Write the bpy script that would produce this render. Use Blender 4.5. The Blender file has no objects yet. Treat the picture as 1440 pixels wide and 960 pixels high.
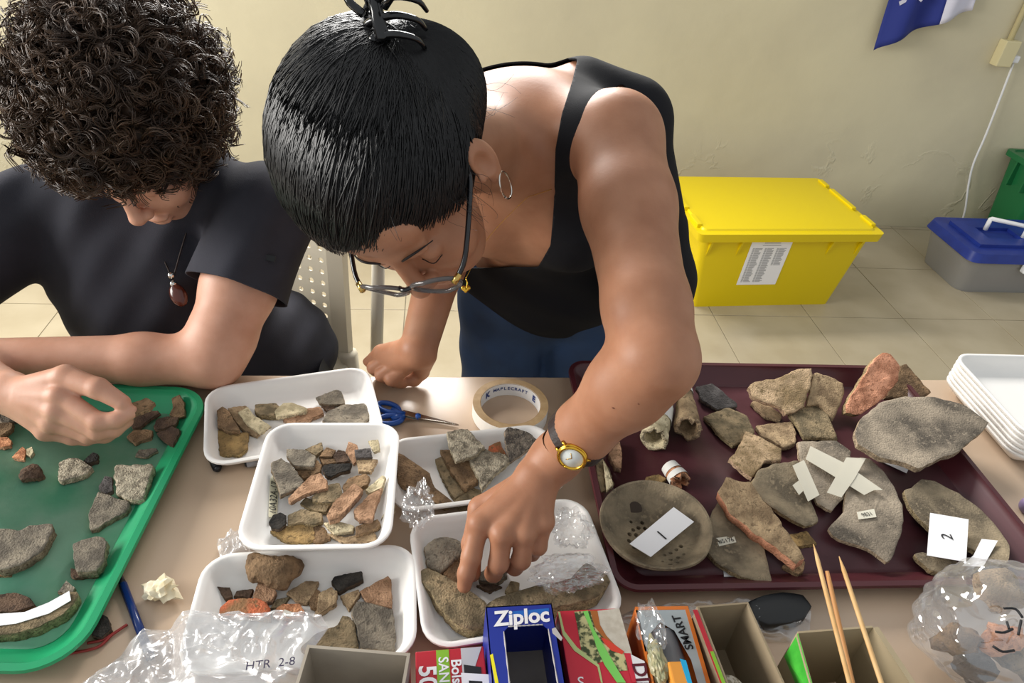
import bpy, bmesh, math, random
import numpy as np
from mathutils import Vector, Matrix, noise as mnoise

# ------------------------------------------------------------------ camera, light, exposure
SC = bpy.context.scene
COL = SC.collection
FPX, PITCH, YAW, ROLL, CAMH = 974.2, 0.63581, 0.13538, 0.09297, 1.475
def cam_basis():
    fwd = np.array([math.sin(YAW)*math.cos(PITCH), math.cos(YAW)*math.cos(PITCH), -math.sin(PITCH)])
    right = np.array([math.cos(YAW), -math.sin(YAW), 0.0])
    up = np.cross(right, fwd)
    c, s = math.cos(ROLL), math.sin(ROLL)
    return c*right+s*up, -s*right+c*up, fwd
RT, UP, FW = cam_basis()
CAM = np.array([0, 0, CAMH])
cd = bpy.data.cameras.new('camera'); cam = bpy.data.objects.new('camera', cd); COL.objects.link(cam)
cd.sensor_width = 36; cd.lens = FPX/1440*36; cd.clip_start = 0.02
cam.matrix_world = Matrix(((RT[0], UP[0], -FW[0], 0), (RT[1], UP[1], -FW[1], 0), (RT[2], UP[2], -FW[2], CAMH), (0, 0, 0, 1)))
SC.camera = cam

W = bpy.data.worlds.new('world'); SC.world = W; W.use_nodes = True
W.node_tree.nodes['Background'].inputs[0].default_value = (0.93, 0.97, 1.0, 1)
W.node_tree.nodes['Background'].inputs[1].default_value = 0.52
def area(name, loc, aim, sx, sy, power, col):
    l = bpy.data.lights.new(name, 'AREA'); l.shape = 'RECTANGLE'; l.size = sx; l.size_y = sy; l.energy = power; l.color = col
    o = bpy.data.objects.new(name, l); COL.objects.link(o); o.location = loc
    o.rotation_euler = (Vector(aim)-Vector(loc)).to_track_quat('-Z', 'Y').to_euler()
    return o
area('window_left_offscreen', (-3.0, 0.9, 1.75), (0, 0.9, 1.75), 1.9, 1.3, 118, (1.0, 0.97, 0.92))
area('window_back_offscreen', (-0.3, 2.97, 2.2), (-0.3, 0, 2.2), 1.6, 0.8, 120, (1.0, 0.98, 0.95))
SC.view_settings.view_transform = 'Standard'; SC.view_settings.look = 'None'
SC.view_settings.gamma = 1; SC.view_settings.use_curve_mapping = False
SC.view_settings.exposure = 0.35

# ------------------------------------------------------------------ helpers: space
def ray(px, py):
    return RT*((px-720)/FPX) + UP*(-(py-480)/FPX) + FW
def at(px, py, z):                     # pixel ray met with the level plane z
    d = ray(px, py); return CAM + d*((z-CAMH)/d[2])
def aty(px, py, y):                    # ... with the upright plane y
    d = ray(px, py); return CAM + d*(y/d[1])
def cp(px, py, zc):                    # ... at depth zc
    return CAM + ray(px, py)*zc
def proj(P):
    d = np.asarray(P)-CAM
    zc = d@FW
    return np.stack([720+FPX*(d@RT)/zc, 480-FPX*(d@UP)/zc], -1)
ZF = dict(A=(0, 500, 4.3636), B=(0, 720, 4.3636), C=(260, 500, 4.3636), D=(250, 720, 4.3636), E=(520, 560, 4.3636),
          F=(560, 740, 4.3636), G=(780, 500, 4.3636), H=(780, 660, 4.3636), I=(1000, 480, 3.2727), J=(1110, 620, 4.3636),
          K=(1110, 740, 4.3636), L=(840, 760, 4.8), M=(570, 820, 6.857), N=(340, 580, 4.8), O=(60, 820, 3.789), P=(0, 0, 1.0))
def px(key, s):
    x0, y0, k = ZF[key]; out = []
    for t in s.split():
        a, b = t.split(','); out.append((x0+float(a)/k, y0+float(b)/k))
    return out

# ------------------------------------------------------------------ helpers: objects
def link(name, me, mats=None, parent=None, smooth=False, loc=None):
    o = bpy.data.objects.new(name, me); COL.objects.link(o)
    if mats is not None:
        for m in (mats if isinstance(mats, (list, tuple)) else [mats]):
            if me.materials.find(m.name) < 0 or len(me.materials) == 0: me.materials.append(m)
    if smooth:
        me.polygons.foreach_set('use_smooth', [True]*len(me.polygons))
    if loc is not None: o.location = loc
    if parent: o.parent = parent
    return o
def mesh(name, vs, fs, mats=None, parent=None, smooth=False, mi=None, loc=None):
    me = bpy.data.meshes.new(name); me.from_pydata([tuple(map(float, v)) for v in vs], [], [tuple(map(int, f)) for f in fs]); me.update()
    o = link(name, me, mats, parent, smooth, loc)
    if mi is not None: me.polygons.foreach_set('material_index', mi)
    return o
def bmobj(name, bm, mats=None, parent=None, smooth=False):
    me = bpy.data.meshes.new(name); bm.to_mesh(me); bm.free()
    return link(name, me, mats, parent, smooth)
def empty(name, loc=(0, 0, 0), rz=0):
    o = bpy.data.objects.new(name, None); COL.objects.link(o); o.location = loc; o.rotation_euler = (0, 0, rz); o.empty_display_size = .05
    return o
def tag(o, label, cat, group=None):
    o['label'] = label; o['category'] = cat
    if group: o['group'] = group
    return o
def struct(o): o['kind'] = 'structure'; return o
def reparent(o, p):
    """parent keeping world place, p only has a location and z rotation"""
    bpy.context.view_layer.update(); o.parent = p; o.matrix_parent_inverse = p.matrix_world.inverted(); return o
def box_bm(bm, lo, hi, M=None, bev=0):
    r = bmesh.ops.create_cube(bm, size=1)
    lo, hi = Vector(lo), Vector(hi); c = (lo+hi)/2; s = hi-lo
    for v in r['verts']:
        v.co = Vector((c.x+v.co.x*s.x, c.y+v.co.y*s.y, c.z+v.co.z*s.z))
    if bev:
        es = list({e for v in r['verts'] for e in v.link_edges})
        r2 = bmesh.ops.bevel(bm, geom=es, offset=bev, segments=2, affect='EDGES', profile=.6)
        vs = list({v for f in r2['faces'] for v in f.verts} | {v for v in r['verts'] if v.is_valid})
    else: vs = r['verts']
    if M is not None:
        bmesh.ops.transform(bm, matrix=M, verts=vs)
    return vs
def boxo(name, lo, hi, mat, parent=None, bev=0, M=None):
    bm = bmesh.new(); box_bm(bm, lo, hi, M, bev); return bmobj(name, bm, mat, parent)
def frames(pts):
    P = [np.array(p, float) for p in pts]; n = len(P); out = []; prev = None
    for i in range(n):
        t = P[min(i+1, n-1)]-P[max(i-1, 0)]; t = t/(np.linalg.norm(t)+1e-12)
        if prev is None:
            a = np.array([0, 0, 1.]) if abs(t[2]) < .9 else np.array([1., 0, 0])
            u = np.cross(t, a)
        else: u = prev-t*(prev@t)
        u /= np.linalg.norm(u)+1e-12; prev = u; out.append((t, u, np.cross(t, u)))
    return P, out
def tube_vf(pts, rad, sides=8, caps=True, base=0):
    P, fr = frames(pts); n = len(P); vs = []; fs = []
    for i in range(n):
        r = rad[i] if hasattr(rad, '__len__') else rad
        for k in range(sides):
            a = 2*math.pi*k/sides; vs.append(P[i]+r*(math.cos(a)*fr[i][1]+math.sin(a)*fr[i][2]))
    for i in range(n-1):
        for k in range(sides):
            k2 = (k+1) % sides; fs.append((base+i*sides+k, base+i*sides+k2, base+(i+1)*sides+k2, base+(i+1)*sides+k))
    if caps:
        fs.append(tuple(base+k for k in range(sides))[::-1]); fs.append(tuple(base+(n-1)*sides+k for k in range(sides)))
    return vs, fs
def tube(name, pts, rad, mat, parent=None, sides=8):
    vs, fs = tube_vf(pts, rad, sides); return mesh(name, vs, fs, mat, parent, True)
def bez(pts, n=24):                    # Catmull-Rom through the points
    P = [np.array(p, float) for p in pts]; P = [2*P[0]-P[1]]+P+[2*P[-1]-P[-2]]; out = []
    m = len(P)-3
    for i in range(n+1):
        t = i/n*m; k = min(int(t), m-1); u = t-k; a, b, c, d = P[k:k+4]
        out.append(.5*((2*b)+(-a+c)*u+(2*a-5*b+4*c-d)*u*u+(-a+3*b-3*c+d)*u**3))
    return out
def text_mesh(name, s, size, mat, M, parent=None, shear=0, bold=0, sx=1, align='CENTER'):
    c = bpy.data.curves.new(name, 'FONT'); c.body = s; c.size = size; c.align_x = align; c.align_y = 'CENTER'; c.shear = shear; c.offset = bold
    c.resolution_u = 3
    t = bpy.data.objects.new(name, c); COL.objects.link(t); bpy.context.view_layer.update()
    me = bpy.data.meshes.new_from_object(t.evaluated_get(bpy.context.evaluated_depsgraph_get()))
    bpy.data.objects.remove(t); bpy.data.curves.remove(c)
    me.transform(M @ Matrix.Diagonal((sx, 1, 1, 1))); me.materials.clear()
    return link(name, me, mat, parent)
def basis(o, x, y):                    # matrix from origin, x dir, y dir
    o, x, y = Vector(o), Vector(x).normalized(), Vector(y)
    z = x.cross(y).normalized(); y = z.cross(x)
    return Matrix(((x.x, y.x, z.x, o.x), (x.y, y.y, z.y, o.y), (x.z, y.z, z.z, o.z), (0, 0, 0, 1)))

# ------------------------------------------------------------------ materials
def srgb(h):
    h = h.lstrip('#'); v = [int(h[i:i+2], 16)/255 for i in (0, 2, 4)]
    return tuple((c/12.92 if c < .04045 else ((c+.055)/1.055)**2.4) for c in v)+(1,)
MATS = {}
def mat(name, col, rough=.5, metal=0, spec=.5, col2=None, nscale=8, bump=0, bscale=60, detail=4, coat=0, sss=0, trans=0, ior=1.45, speck=None, speckscale=400, contrast=(.35, .65), bdist=.002):
    if name in MATS: return MATS[name]
    m = bpy.data.materials.new(name); m.use_nodes = True; nt = m.node_tree; b = nt.nodes['Principled BSDF']; L = nt.links
    c1 = srgb(col) if isinstance(col, str) else col
    b.inputs['Base Color'].default_value = c1; b.inputs['Roughness'].default_value = rough; b.inputs['Metallic'].default_value = metal
    b.inputs['Specular IOR Level'].default_value = spec; b.inputs['IOR'].default_value = ior
    if coat: b.inputs['Coat Weight'].default_value = coat; b.inputs['Coat Roughness'].default_value = .15
    if sss:
        b.inputs['Subsurface Weight'].default_value = sss; b.inputs['Subsurface Radius'].default_value = (1, .35, .2); b.inputs['Subsurface Scale'].default_value = .006
    if trans: b.inputs['Transmission Weight'].default_value = trans
    geo = None
    if col2 or bump or speck: geo = nt.nodes.new('ShaderNodeNewGeometry')
    colout = None
    if col2:
        n = nt.nodes.new('ShaderNodeTexNoise'); n.inputs['Scale'].default_value = nscale; n.inputs['Detail'].default_value = detail; L.new(geo.outputs['Position'], n.inputs['Vector'])
        r = nt.nodes.new('ShaderNodeMapRange'); r.inputs[1].default_value, r.inputs[2].default_value = contrast; L.new(n.outputs['Fac'], r.inputs[0])
        x = nt.nodes.new('ShaderNodeMix'); x.data_type = 'RGBA'; x.inputs[6].default_value = c1; x.inputs[7].default_value = srgb(col2) if isinstance(col2, str) else col2
        L.new(r.outputs[0], x.inputs[0]); colout = x.outputs[2]
    if speck:
        n = nt.nodes.new('ShaderNodeTexNoise'); n.inputs['Scale'].default_value = speckscale; n.inputs['Detail'].default_value = 2; L.new(geo.outputs['Position'], n.inputs['Vector'])
        r = nt.nodes.new('ShaderNodeMapRange'); r.inputs[1].default_value, r.inputs[2].default_value = .56, .68; L.new(n.outputs['Fac'], r.inputs[0])
        x = nt.nodes.new('ShaderNodeMix'); x.data_type = 'RGBA'; x.inputs[6].default_value = c1
        if colout: L.new(colout, x.inputs[6])
        x.inputs[7].default_value = srgb(speck); L.new(r.outputs[0], x.inputs[0]); colout = x.outputs[2]
    if colout: L.new(colout, b.inputs['Base Color'])
    if bump:
        n = nt.nodes.new('ShaderNodeTexNoise'); n.inputs['Scale'].default_value = bscale; n.inputs['Detail'].default_value = 5; L.new(geo.outputs['Position'], n.inputs['Vector'])
        u = nt.nodes.new('ShaderNodeBump'); u.inputs['Strength'].default_value = bump; u.inputs['Distance'].default_value = bdist
        L.new(n.outputs['Fac'], u.inputs['Height']); L.new(u.outputs[0], b.inputs['Normal'])
    MATS[name] = m; return m
def film(name, clear=.78, rough=.12, tint=(1, 1, 1, 1), haze=.25, dif=(.85, .85, .85, 1)):
    m = bpy.data.materials.new(name); m.use_nodes = True; nt = m.node_tree; nt.nodes.clear(); L = nt.links
    o = nt.nodes.new('ShaderNodeOutputMaterial'); t = nt.nodes.new('ShaderNodeBsdfTransparent'); t.inputs[0].default_value = tint
    g = nt.nodes.new('ShaderNodeBsdfGlossy'); g.inputs['Roughness'].default_value = rough
    d = nt.nodes.new('ShaderNodeBsdfDiffuse'); d.inputs[0].default_value = dif
    a = nt.nodes.new('ShaderNodeMixShader'); a.inputs[0].default_value = haze; L.new(g.outputs[0], a.inputs[1]); L.new(d.outputs[0], a.inputs[2])
    x = nt.nodes.new('ShaderNodeMixShader'); x.inputs[0].default_value = 1-clear; L.new(t.outputs[0], x.inputs[1]); L.new(a.outputs[0], x.inputs[2])
    L.new(x.outputs[0], o.inputs[0]); return m

# ------------------------------------------------------------------ the room
TZ = 0.74                                # table top
WY = 3.0
def wall_mat():
    m = bpy.data.materials.new('painted_plaster'); m.use_nodes = True; nt = m.node_tree; b = nt.nodes['Principled BSDF']; L = nt.links
    g = nt.nodes.new('ShaderNodeNewGeometry'); sep = nt.nodes.new('ShaderNodeSeparateXYZ'); L.new(g.outputs['Position'], sep.inputs[0])
    n1 = nt.nodes.new('ShaderNodeTexNoise'); n1.inputs['Scale'].default_value = 2.2; n1.inputs['Detail'].default_value = 6; L.new(g.outputs['Position'], n1.inputs['Vector'])
    r1 = nt.nodes.new('ShaderNodeMapRange'); r1.inputs[1].default_value, r1.inputs[2].default_value = .35, .7; L.new(n1.outputs['Fac'], r1.inputs[0])
    mx = nt.nodes.new('ShaderNodeMix'); mx.data_type = 'RGBA'; mx.inputs[6].default_value = srgb('cfc6a8'); mx.inputs[7].default_value = srgb('c2b99e'); L.new(r1.outputs[0], mx.inputs[0])
    L.new(mx.outputs[2], b.inputs['Base Color']); b.inputs['Roughness'].default_value = .55; b.inputs['Specular IOR Level'].default_value = .3
    # flaking paint near the floor: ridges of a distorted noise, only low on the wall
    n2 = nt.nodes.new('ShaderNodeTexNoise'); n2.inputs['Scale'].default_value = 4.5; n2.inputs['Detail'].default_value = 7; n2.inputs['Distortion'].default_value = .6; L.new(g.outputs['Position'], n2.inputs['Vector'])
    s1 = nt.nodes.new('ShaderNodeMath'); s1.operation = 'SUBTRACT'; s1.inputs[1].default_value = .52; L.new(n2.outputs['Fac'], s1.inputs[0])
    a1 = nt.nodes.new('ShaderNodeMath'); a1.operation = 'ABSOLUTE'; L.new(s1.outputs[0], a1.inputs[0])
    r2 = nt.nodes.new('ShaderNodeMapRange'); r2.inputs[1].default_value, r2.inputs[2].default_value, r2.inputs[3].default_value, r2.inputs[4].default_value = 0, .025, 1, 0; L.new(a1.outputs[0], r2.inputs[0])
    r3 = nt.nodes.new('ShaderNodeMapRange'); r3.inputs[1].default_value, r3.inputs[2].default_value, r3.inputs[3].default_value, r3.inputs[4].default_value = .12, .55, 1, 0; L.new(sep.outputs['Z'], r3.inputs[0])
    mu = nt.nodes.new('ShaderNodeMath'); mu.operation = 'MULTIPLY'; L.new(r2.outputs[0], mu.inputs[0]); L.new(r3.outputs[0], mu.inputs[1])
    n4 = nt.nodes.new('ShaderNodeTexNoise'); n4.inputs['Scale'].default_value = 2.6; n4.inputs['Detail'].default_value = 2; L.new(g.outputs['Position'], n4.inputs['Vector'])
    r4 = nt.nodes.new('ShaderNodeMapRange'); r4.inputs[1].default_value, r4.inputs[2].default_value = .50, .62; L.new(n4.outputs['Fac'], r4.inputs[0])
    m4 = nt.nodes.new('ShaderNodeMath'); m4.operation = 'MULTIPLY'; L.new(mu.outputs[0], m4.inputs[0]); L.new(r4.outputs[0], m4.inputs[1]); mu = m4
    n3 = nt.nodes.new('ShaderNodeTexNoise'); n3.inputs['Scale'].default_value = 9; n3.inputs['Detail'].default_value = 8; L.new(g.outputs['Position'], n3.inputs['Vector'])
    ad = nt.nodes.new('ShaderNodeMath'); ad.operation = 'MULTIPLY_ADD'; ad.inputs[1].default_value = .8; L.new(n3.outputs['Fac'], ad.inputs[0]); L.new(mu.outputs[0], ad.inputs[2])
    u = nt.nodes.new('ShaderNodeBump'); u.inputs['Strength'].default_value = .4; u.inputs['Distance'].default_value = .010; L.new(ad.outputs[0], u.inputs['Height']); L.new(u.outputs[0], b.inputs['Normal'])
    return m
struct(boxo('wall_back', (-4, WY, -.02), (5, WY+.12, 2.8), wall_mat()))
grout = mat('grout', '8a8270', .9)
floor = struct(boxo('floor', (-4, -1.5, -.06), (5, WY, -.003), grout))
tile_m = mat('floor_tile_glaze', 'b3a78e', .32, col2='a79a80', nscale=5, spec=.45)
bm = bmesh.new(); box_bm(bm, (-.1985, -.1985, -.008), (.1985, .1985, 0), bev=.0015)
tile_me = bpy.data.meshes.new('floor_tile'); bm.to_mesh(tile_me); bm.free(); tile_me.materials.append(tile_m)
GX, GY, TS = 1.082, 2.170, .40
for i in range(-10, 7):
    for j in range(-5, 2):
        o = bpy.data.objects.new('floor_tile', tile_me); COL.objects.link(o); o.parent = floor
        o.location = (GX+(i+.5)*TS, GY+(j+.5)*TS, 0)
bm = bmesh.new(); box_bm(bm, (-.1985, -.013, -.008), (.1985, .013, 0))
cut_me = bpy.data.meshes.new('cut_tile'); bm.to_mesh(cut_me); bm.free(); cut_me.materials.append(tile_m)
for i in range(-10, 7):
    o = bpy.data.objects.new('floor_tile', cut_me); COL.objects.link(o); o.parent = floor; o.location = (GX+(i+.5)*TS, GY+2*TS+.0150, 0)

# ------------------------------------------------------------------ table
tb = tag(empty('work_table', (.2, .5, 0)), 'long beige laminate work table covered in trays and sherds', 'table')
laminate = mat('table_laminate', 'c2ab94', .28, col2='b89f86', nscale=3, spec=.5)
tt = boxo('table_top', (-1.35, .10, TZ-.028), (1.75, .888, TZ), laminate, bev=.003); reparent(tt, tb)
leg_m = mat('table_leg_steel', '5a5a58', .4, metal=.6)
for x in (-1.25, 1.65):
    for y in (.17, .82):
        l = tube('table_leg', [(x, y, 0), (x, y, TZ-.028)], .018, leg_m, sides=12); reparent(l, tb)

# ------------------------------------------------------------------ trays
def fit_rect(c4, z):
    A, B, C, D = [at(x, y, z)[:2] for x, y in c4]         # TL TR BR BL
    c = (A+B+C+D)/4; u = (B-A)+(C-D); w = np.linalg.norm(u)/2; ang = math.atan2(u[1], u[0]); v = (A-D)+(B-C); h = np.linalg.norm(v)/2
    return c, w, h, ang
def rrect(w, h, r, n=6):
    r = max(min(r, w/2-1e-4, h/2-1e-4), 1e-4); out = []
    for cx, cy, a0 in ((w/2-r, h/2-r, 0), (-w/2+r, h/2-r, 90), (-w/2+r, -h/2+r, 180), (w/2-r, -h/2+r, 270)):
        for k in range(n+1):
            a = math.radians(a0+90*k/n); out.append((cx+r*math.cos(a), cy+r*math.sin(a)))
    return out
def tray_mesh(name, w, h, prof, r, m, n=6, dent=0):
    vs, fs = [], []; N = 4*(n+1); rnd = random.Random(3)
    for off, z in prof:
        for x, y in rrect(w+2*off, h+2*off, r+off, n): vs.append((x, y, z+(rnd.uniform(-dent, dent) if dent else 0)))
    for i in range(len(prof)-1):
        for k in range(N): fs.append((i*N+k, i*N+(k+1) % N, (i+1)*N+(k+1) % N, (i+1)*N+k))
    fs.append(tuple(range(N))[::-1]); fs.append(tuple((len(prof)-1)*N+k for k in range(N)))
    return mesh(name, vs, fs, m, smooth=True)
def auto_smooth(o, ang=40):
    for p in o.data.polygons: p.use_smooth = True
    try:
        o.data.set_sharp_from_angle(angle=math.radians(ang))
    except Exception: pass
foam = mat('white_foam', 'ece9e4', .55, spec=.35, bump=.05, bscale=900)
FOAM = [(-.022, 0), (-.006, .014), (.001, .022), (.0035, .0245), (.0035, .0275), (.001, .0285), (-.0025, .0275), (-.0065, .021), (-.013, .010), (-.0215, .0052), (-.03, .004)]
def foam_tray(c4, zbase, label, r=.03, dz=0):
    c, w, h, a = fit_rect(c4, zbase+.0285)
    o = tray_mesh('foam_tray', w, h, FOAM, r, foam); o.location = (c[0], c[1], zbase); o.rotation_euler = (0, 0, a)
    auto_smooth(o, 50); return tag(o, label, 'tray')
T_back = foam_tray(((284, 549), (513, 514), (541, 612), (298, 650)), TZ, 'white foam tray touching the green tray corner, beside blue scissors')
T_hand = foam_tray(((578, 733), (826, 697), (870, 868), (600, 907)), TZ, 'white foam tray the woman reaches into, holding two long thick rims')
T_mid = foam_tray(((545, 617), (768, 599), (796, 683), (556, 721)), TZ, 'white foam tray below the tape roll, under the wristwatch')
T_low = foam_tray(((280, 786), (577, 764), (586, 925), (262, 940)), TZ, 'white foam tray with a knobbly brown lump and large flat sherds')
T_sq = foam_tray(((361, 597), (545, 597), (563, 764), (357, 767)), TZ+.029, 'square white foam tray heaped with small sherds and a handwritten strip')
green_m = mat('green_plastic', '1f9461', .33, col2='2a8a60', nscale=9, spec=.5)
def worn(name, c1, c2):
    return mat(name, c1, .42, col2=c2, nscale=14, spec=.45, bump=.15, bscale=120, contrast=(.42, .72))
def plastic_tray(c4, H, label, name, m, m2, r, rim=.008):
    c, w, h, a = fit_rect(c4, TZ+H)
    prof = [(-.030, 0), (-.012, H*.7), (-.002, H*.86), (.001, H-.004), (0, H), (-rim, H), (-rim-.001, H-.003), (-rim-.006, H*.72), (-.030, .006), (-.036, .0035)]
    e = tag(empty(name, (c[0], c[1], TZ), a), label, 'tray')
    o = tray_mesh('tray_shell', w, h, prof, r, m, 8); auto_smooth(o, 50); o.parent = e
    b = tray_mesh('tray_bottom', w-.07, h-.07, [(0, .0036), (0, .0042)], r*.6, m2, 6); b.parent = e
    return e
T_green = plastic_tray(((-290, 528), (288, 549), (118, 938), (-420, 915)), .026, 'bright green plastic cafeteria tray under the sherds the man sorts', 'green_tray', green_m, worn('green_worn', '7fae94', '559e7c'), .055)
maroon = mat('maroon_plastic', '4d2126', .34, col2='421a20', nscale=7, spec=.5)
T_dark = plastic_tray(((793, 508), (1276, 513), (1484, 822), (872, 826)), .028, 'dark maroon plastic tray laid out with big sherds and a bowl', 'maroon_tray', maroon, worn('maroon_worn', '4a262b', '5a353a'), .03, .007)
# pile of clean trays
for k in range(6):
    w, h = .30, .20
    o = tray_mesh('foam_tray', w, h, FOAM, .028, foam); auto_smooth(o, 50)
    p = at(1344, 497, TZ+.071)
    o.location = (p[0]+w/2-.006+random.Random(k).uniform(-.0004, .0004), p[1]-h/2-.004+random.Random(k+9).uniform(-.0004, .0004), TZ+.0085*k); o.rotation_euler = (0, 0, -.02)
    tag(o, ('bottom', 'second from bottom', 'third from bottom', 'third from top', 'second from top', 'topmost')[k]+' clean white foam tray of the pile beside the maroon tray', 'tray', 'pile of clean foam trays')

# ------------------------------------------------------------------ sherds
def smat(k, c, c2, edge, bump=.5, speck=None, ns=45):
    def lift_(h, f): return ''.join('%02x' % min(255, int(int(h[i:i+2], 16)*f)) for i in (0, 2, 4))
    return (mat('sherd_'+k, lift_(c, 1.17), .92, spec=.2, col2=lift_(c2, .96), nscale=ns, bump=bump+.35, bscale=420, speck=speck or (lift_(c, 1.0) if k in ('slab', 'bowl') else lift_(c2, .93)), speckscale=260 if speck else 170, bdist=.0028, contrast=(.36, .62), detail=9),
            mat('sherd_edge_'+edge, lift_(edge, 1.12), .95, spec=.15, col2=lift_(edge, .78), nscale=160, bump=1.0, bscale=480, speck='5b4a3a', speckscale=520, bdist=.003))
SM = dict(
    tan=smat('tan', 'a08a6c', '8a745a', 'b39a7c'), brown=smat('brown', '80684e', '6a5540', '8f765a'), dbrown=smat('dbrown', '5c4a3c', '4a3c32', '6e5a48'),
    grey=smat('grey', '7f7668', '6a6258', '94846e'), dgrey=smat('dgrey', '565250', '484442', '6a625a'), char=smat('char', '3a3632', '2c2a28', '5a4c40'),
    olive=smat('olive', '84745a', '6b5f4a', '9a8a6a'), pink=smat('pink', 'a8866a', '8f6e54', 'b08e74'), orange=smat('orange', 'c08a66', 'a87050', 'c49474', ns=60),
    terra=smat('terra', 'b9694a', 'a07a58', 'a88a68'), cream=smat('cream', 'c2b596', 'ada080', 'c9ba9a'), gritty=smat('gritty', 'a09784', '7c7464', 'b5a88e', 1.0, 'b9ad96', 110),
    grittyd=smat('grittyd', '6a6258', '524c46', '9a8a78', 1.0, '8c8272', 110), bigtan=smat('bigtan', 'b59b7c', '96805f', 'c4a688', .7, None, 30),
    salmon=smat('salmon', 'cf9678', 'b97e60', 'a8906c', .8, None, 40), slab=smat('slab', '8e8272', '5e574e', 'a8957c', .35, None, 16),
    bowl=smat('bowl', '8a7c66', '6a5f50', '9a8868', .25, None, 22), ochre=smat('ochre', '9a7f54', '806a48', 'a08a60'))
def sherd(name, poly, base, thick, m, curve=0, tilt=(0, 0), seed=0, jit=1.0, parent=None, dome='round'):
    """poly: pixel outline of the upper face; base: height of what it lies on; thick, curve in mm; tilt: slope in x,y"""
    rnd = random.Random(seed*7+13); th = thick/1000; cv = curve/1000
    z0 = base+th+max(0, -cv)
    pts = np.array([at(x, y, z0) for x, y in poly]); c = pts.mean(0)
    if tilt != (0, 0):
        n = np.array([-tilt[0], -tilt[1], 1.0]); lo = None
        zs = [tilt[0]*(p[0]-c[0])+tilt[1]*(p[1]-c[1]) for p in pts]; c0 = c.copy(); c0[2] += -min(zs)*.98
        pts = np.array([CAM+ray(x, y)*(((c0-CAM)@n)/(ray(x, y)@n)) for x, y in poly]); c = pts.mean(0)
        nrm = n/np.linalg.norm(n)
    else: nrm = np.array([0, 0, 1.0])
    # resample outline
    seg = []; M = len(pts); per = sum(np.linalg.norm(pts[(i+1) % M]-pts[i]) for i in range(M)); step = max(per/46, .0013)
    for i in range(M):
        a, b = pts[i], pts[(i+1) % M]; k = max(1, int(round(np.linalg.norm(b-a)/step)))
        for t in range(k): seg.append((a+(b-a)*t/k, 1.0 if t else .35))
    N = len(seg); size = math.sqrt(per*per/16); ja = min(.0015, size*.028)*jit
    B = np.array([p for p, _ in seg])
    for i in range(N):
        d = B[i]-c; d = d/(np.linalg.norm(d)+1e-9); B[i] = B[i]+d*rnd.uniform(-1, .8)*ja*seg[i][1]
    # soften corners a touch
    B = .82*B+.09*np.roll(B, 1, 0)+.09*np.roll(B, -1, 0)
    # a centre that sees most of the outline
    best = None
    for k in range(60):
        w = np.array([rnd.random() for _ in range(N)])**3 if k else np.ones(N); cc = (B*w[:, None]).sum(0)/w.sum()
        d0 = B-cc; d1 = np.roll(B, -1, 0)-cc; cr = np.cross(d0[:, :2], d1[:, :2]); s = np.sign(cr.sum()); bad = (cr*s < 0).sum(); q = (bad, -np.min(cr*s))
        if best is None or q < best[0]: best = (q, cc, s)
    cc, s = best[1], best[2]
    if s < 0: B = B[::-1]
    rmax = np.max(np.linalg.norm(B-cc, axis=1))
    vs, fs, mi = [], [], []; seedv = Vector((seed*3.1, seed*1.7, 0))
    def lift(p, f):
        r = np.linalg.norm(p-cc)/rmax; q = max(0, 1-(r*r if dome == 'round' else f*f)); 
        return cv*q + (mnoise.noise(Vector(p*70)+seedv)*.0010+mnoise.noise(Vector(p*210)+seedv)*.0006)*jit
    bev = min(.0012, th*.25)
    rings = [(1.0, -bev), (.955, 0), (.85, 0), (.70, 0), (.55, 0), (.40, 0), (.22, 0)]
    for f, dz in rings:
        for p in B:
            q = cc+(p-cc)*f; vs.append(q+nrm*(lift(q, f)+dz))
    vs.append(cc+nrm*lift(cc, 0)); top = len(vs)-1
    R = len(rings)
    for r in range(R-1):
        for k in range(N): fs.append((r*N+k, r*N+(k+1) % N, (r+1)*N+(k+1) % N, (r+1)*N+k)); mi.append(0)
    for k in range(N): fs.append(((R-1)*N+k, (R-1)*N+(k+1) % N, top)); mi.append(0)
    b0 = len(vs)
    sl = [rnd.uniform(-.0012, .0014) for _ in range(N)]; sl = [(sl[i-1]+sl[i]+sl[(i+1) % N])/3 for i in range(N)]
    for f, dz in ((1.0, -th*.5), (1.0, -th*.9), (.95, -th), (.5, -th)):
        for i, p in enumerate(B):
            d = p-cc; d = d/(np.linalg.norm(d)+1e-9); q = cc+(p-cc)*f+d*sl[i]*(.5 if dz > -th*.6 else 1); vs.append(q+nrm*(lift(p if f == 1 else q, f)+dz+ (mnoise.noise(Vector(q*300))*.0012 if f == 1 else 0)))
    vs.append(cc+nrm*(lift(cc, 0)-th)); bot = len(vs)-1
    for k in range(N): fs.append((k, b0+k, b0+(k+1) % N, (k+1) % N)); mi.append(1)
    for r in range(3):
        for k in range(N): fs.append((b0+r*N+k, b0+(r+1)*N+k, b0+(r+1)*N+(k+1) % N, b0+r*N+(k+1) % N)); mi.append(1 if r < 2 else 0)
    for k in range(N): fs.append((b0+3*N+k, bot, b0+3*N+(k+1) % N)); mi.append(0)
    vs = np.array(vs); org = np.array([cc[0], cc[1], vs[:, 2].min()])
    o = mesh(name, vs-org, fs, list(SM[m]) if isinstance(m, str) else list(m), smooth=True, mi=mi, loc=org)
    try: o.data.set_sharp_from_angle(angle=math.radians(48))
    except Exception: pass
    if parent: reparent(o, parent)
    return o
SEED = [0]
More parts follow.
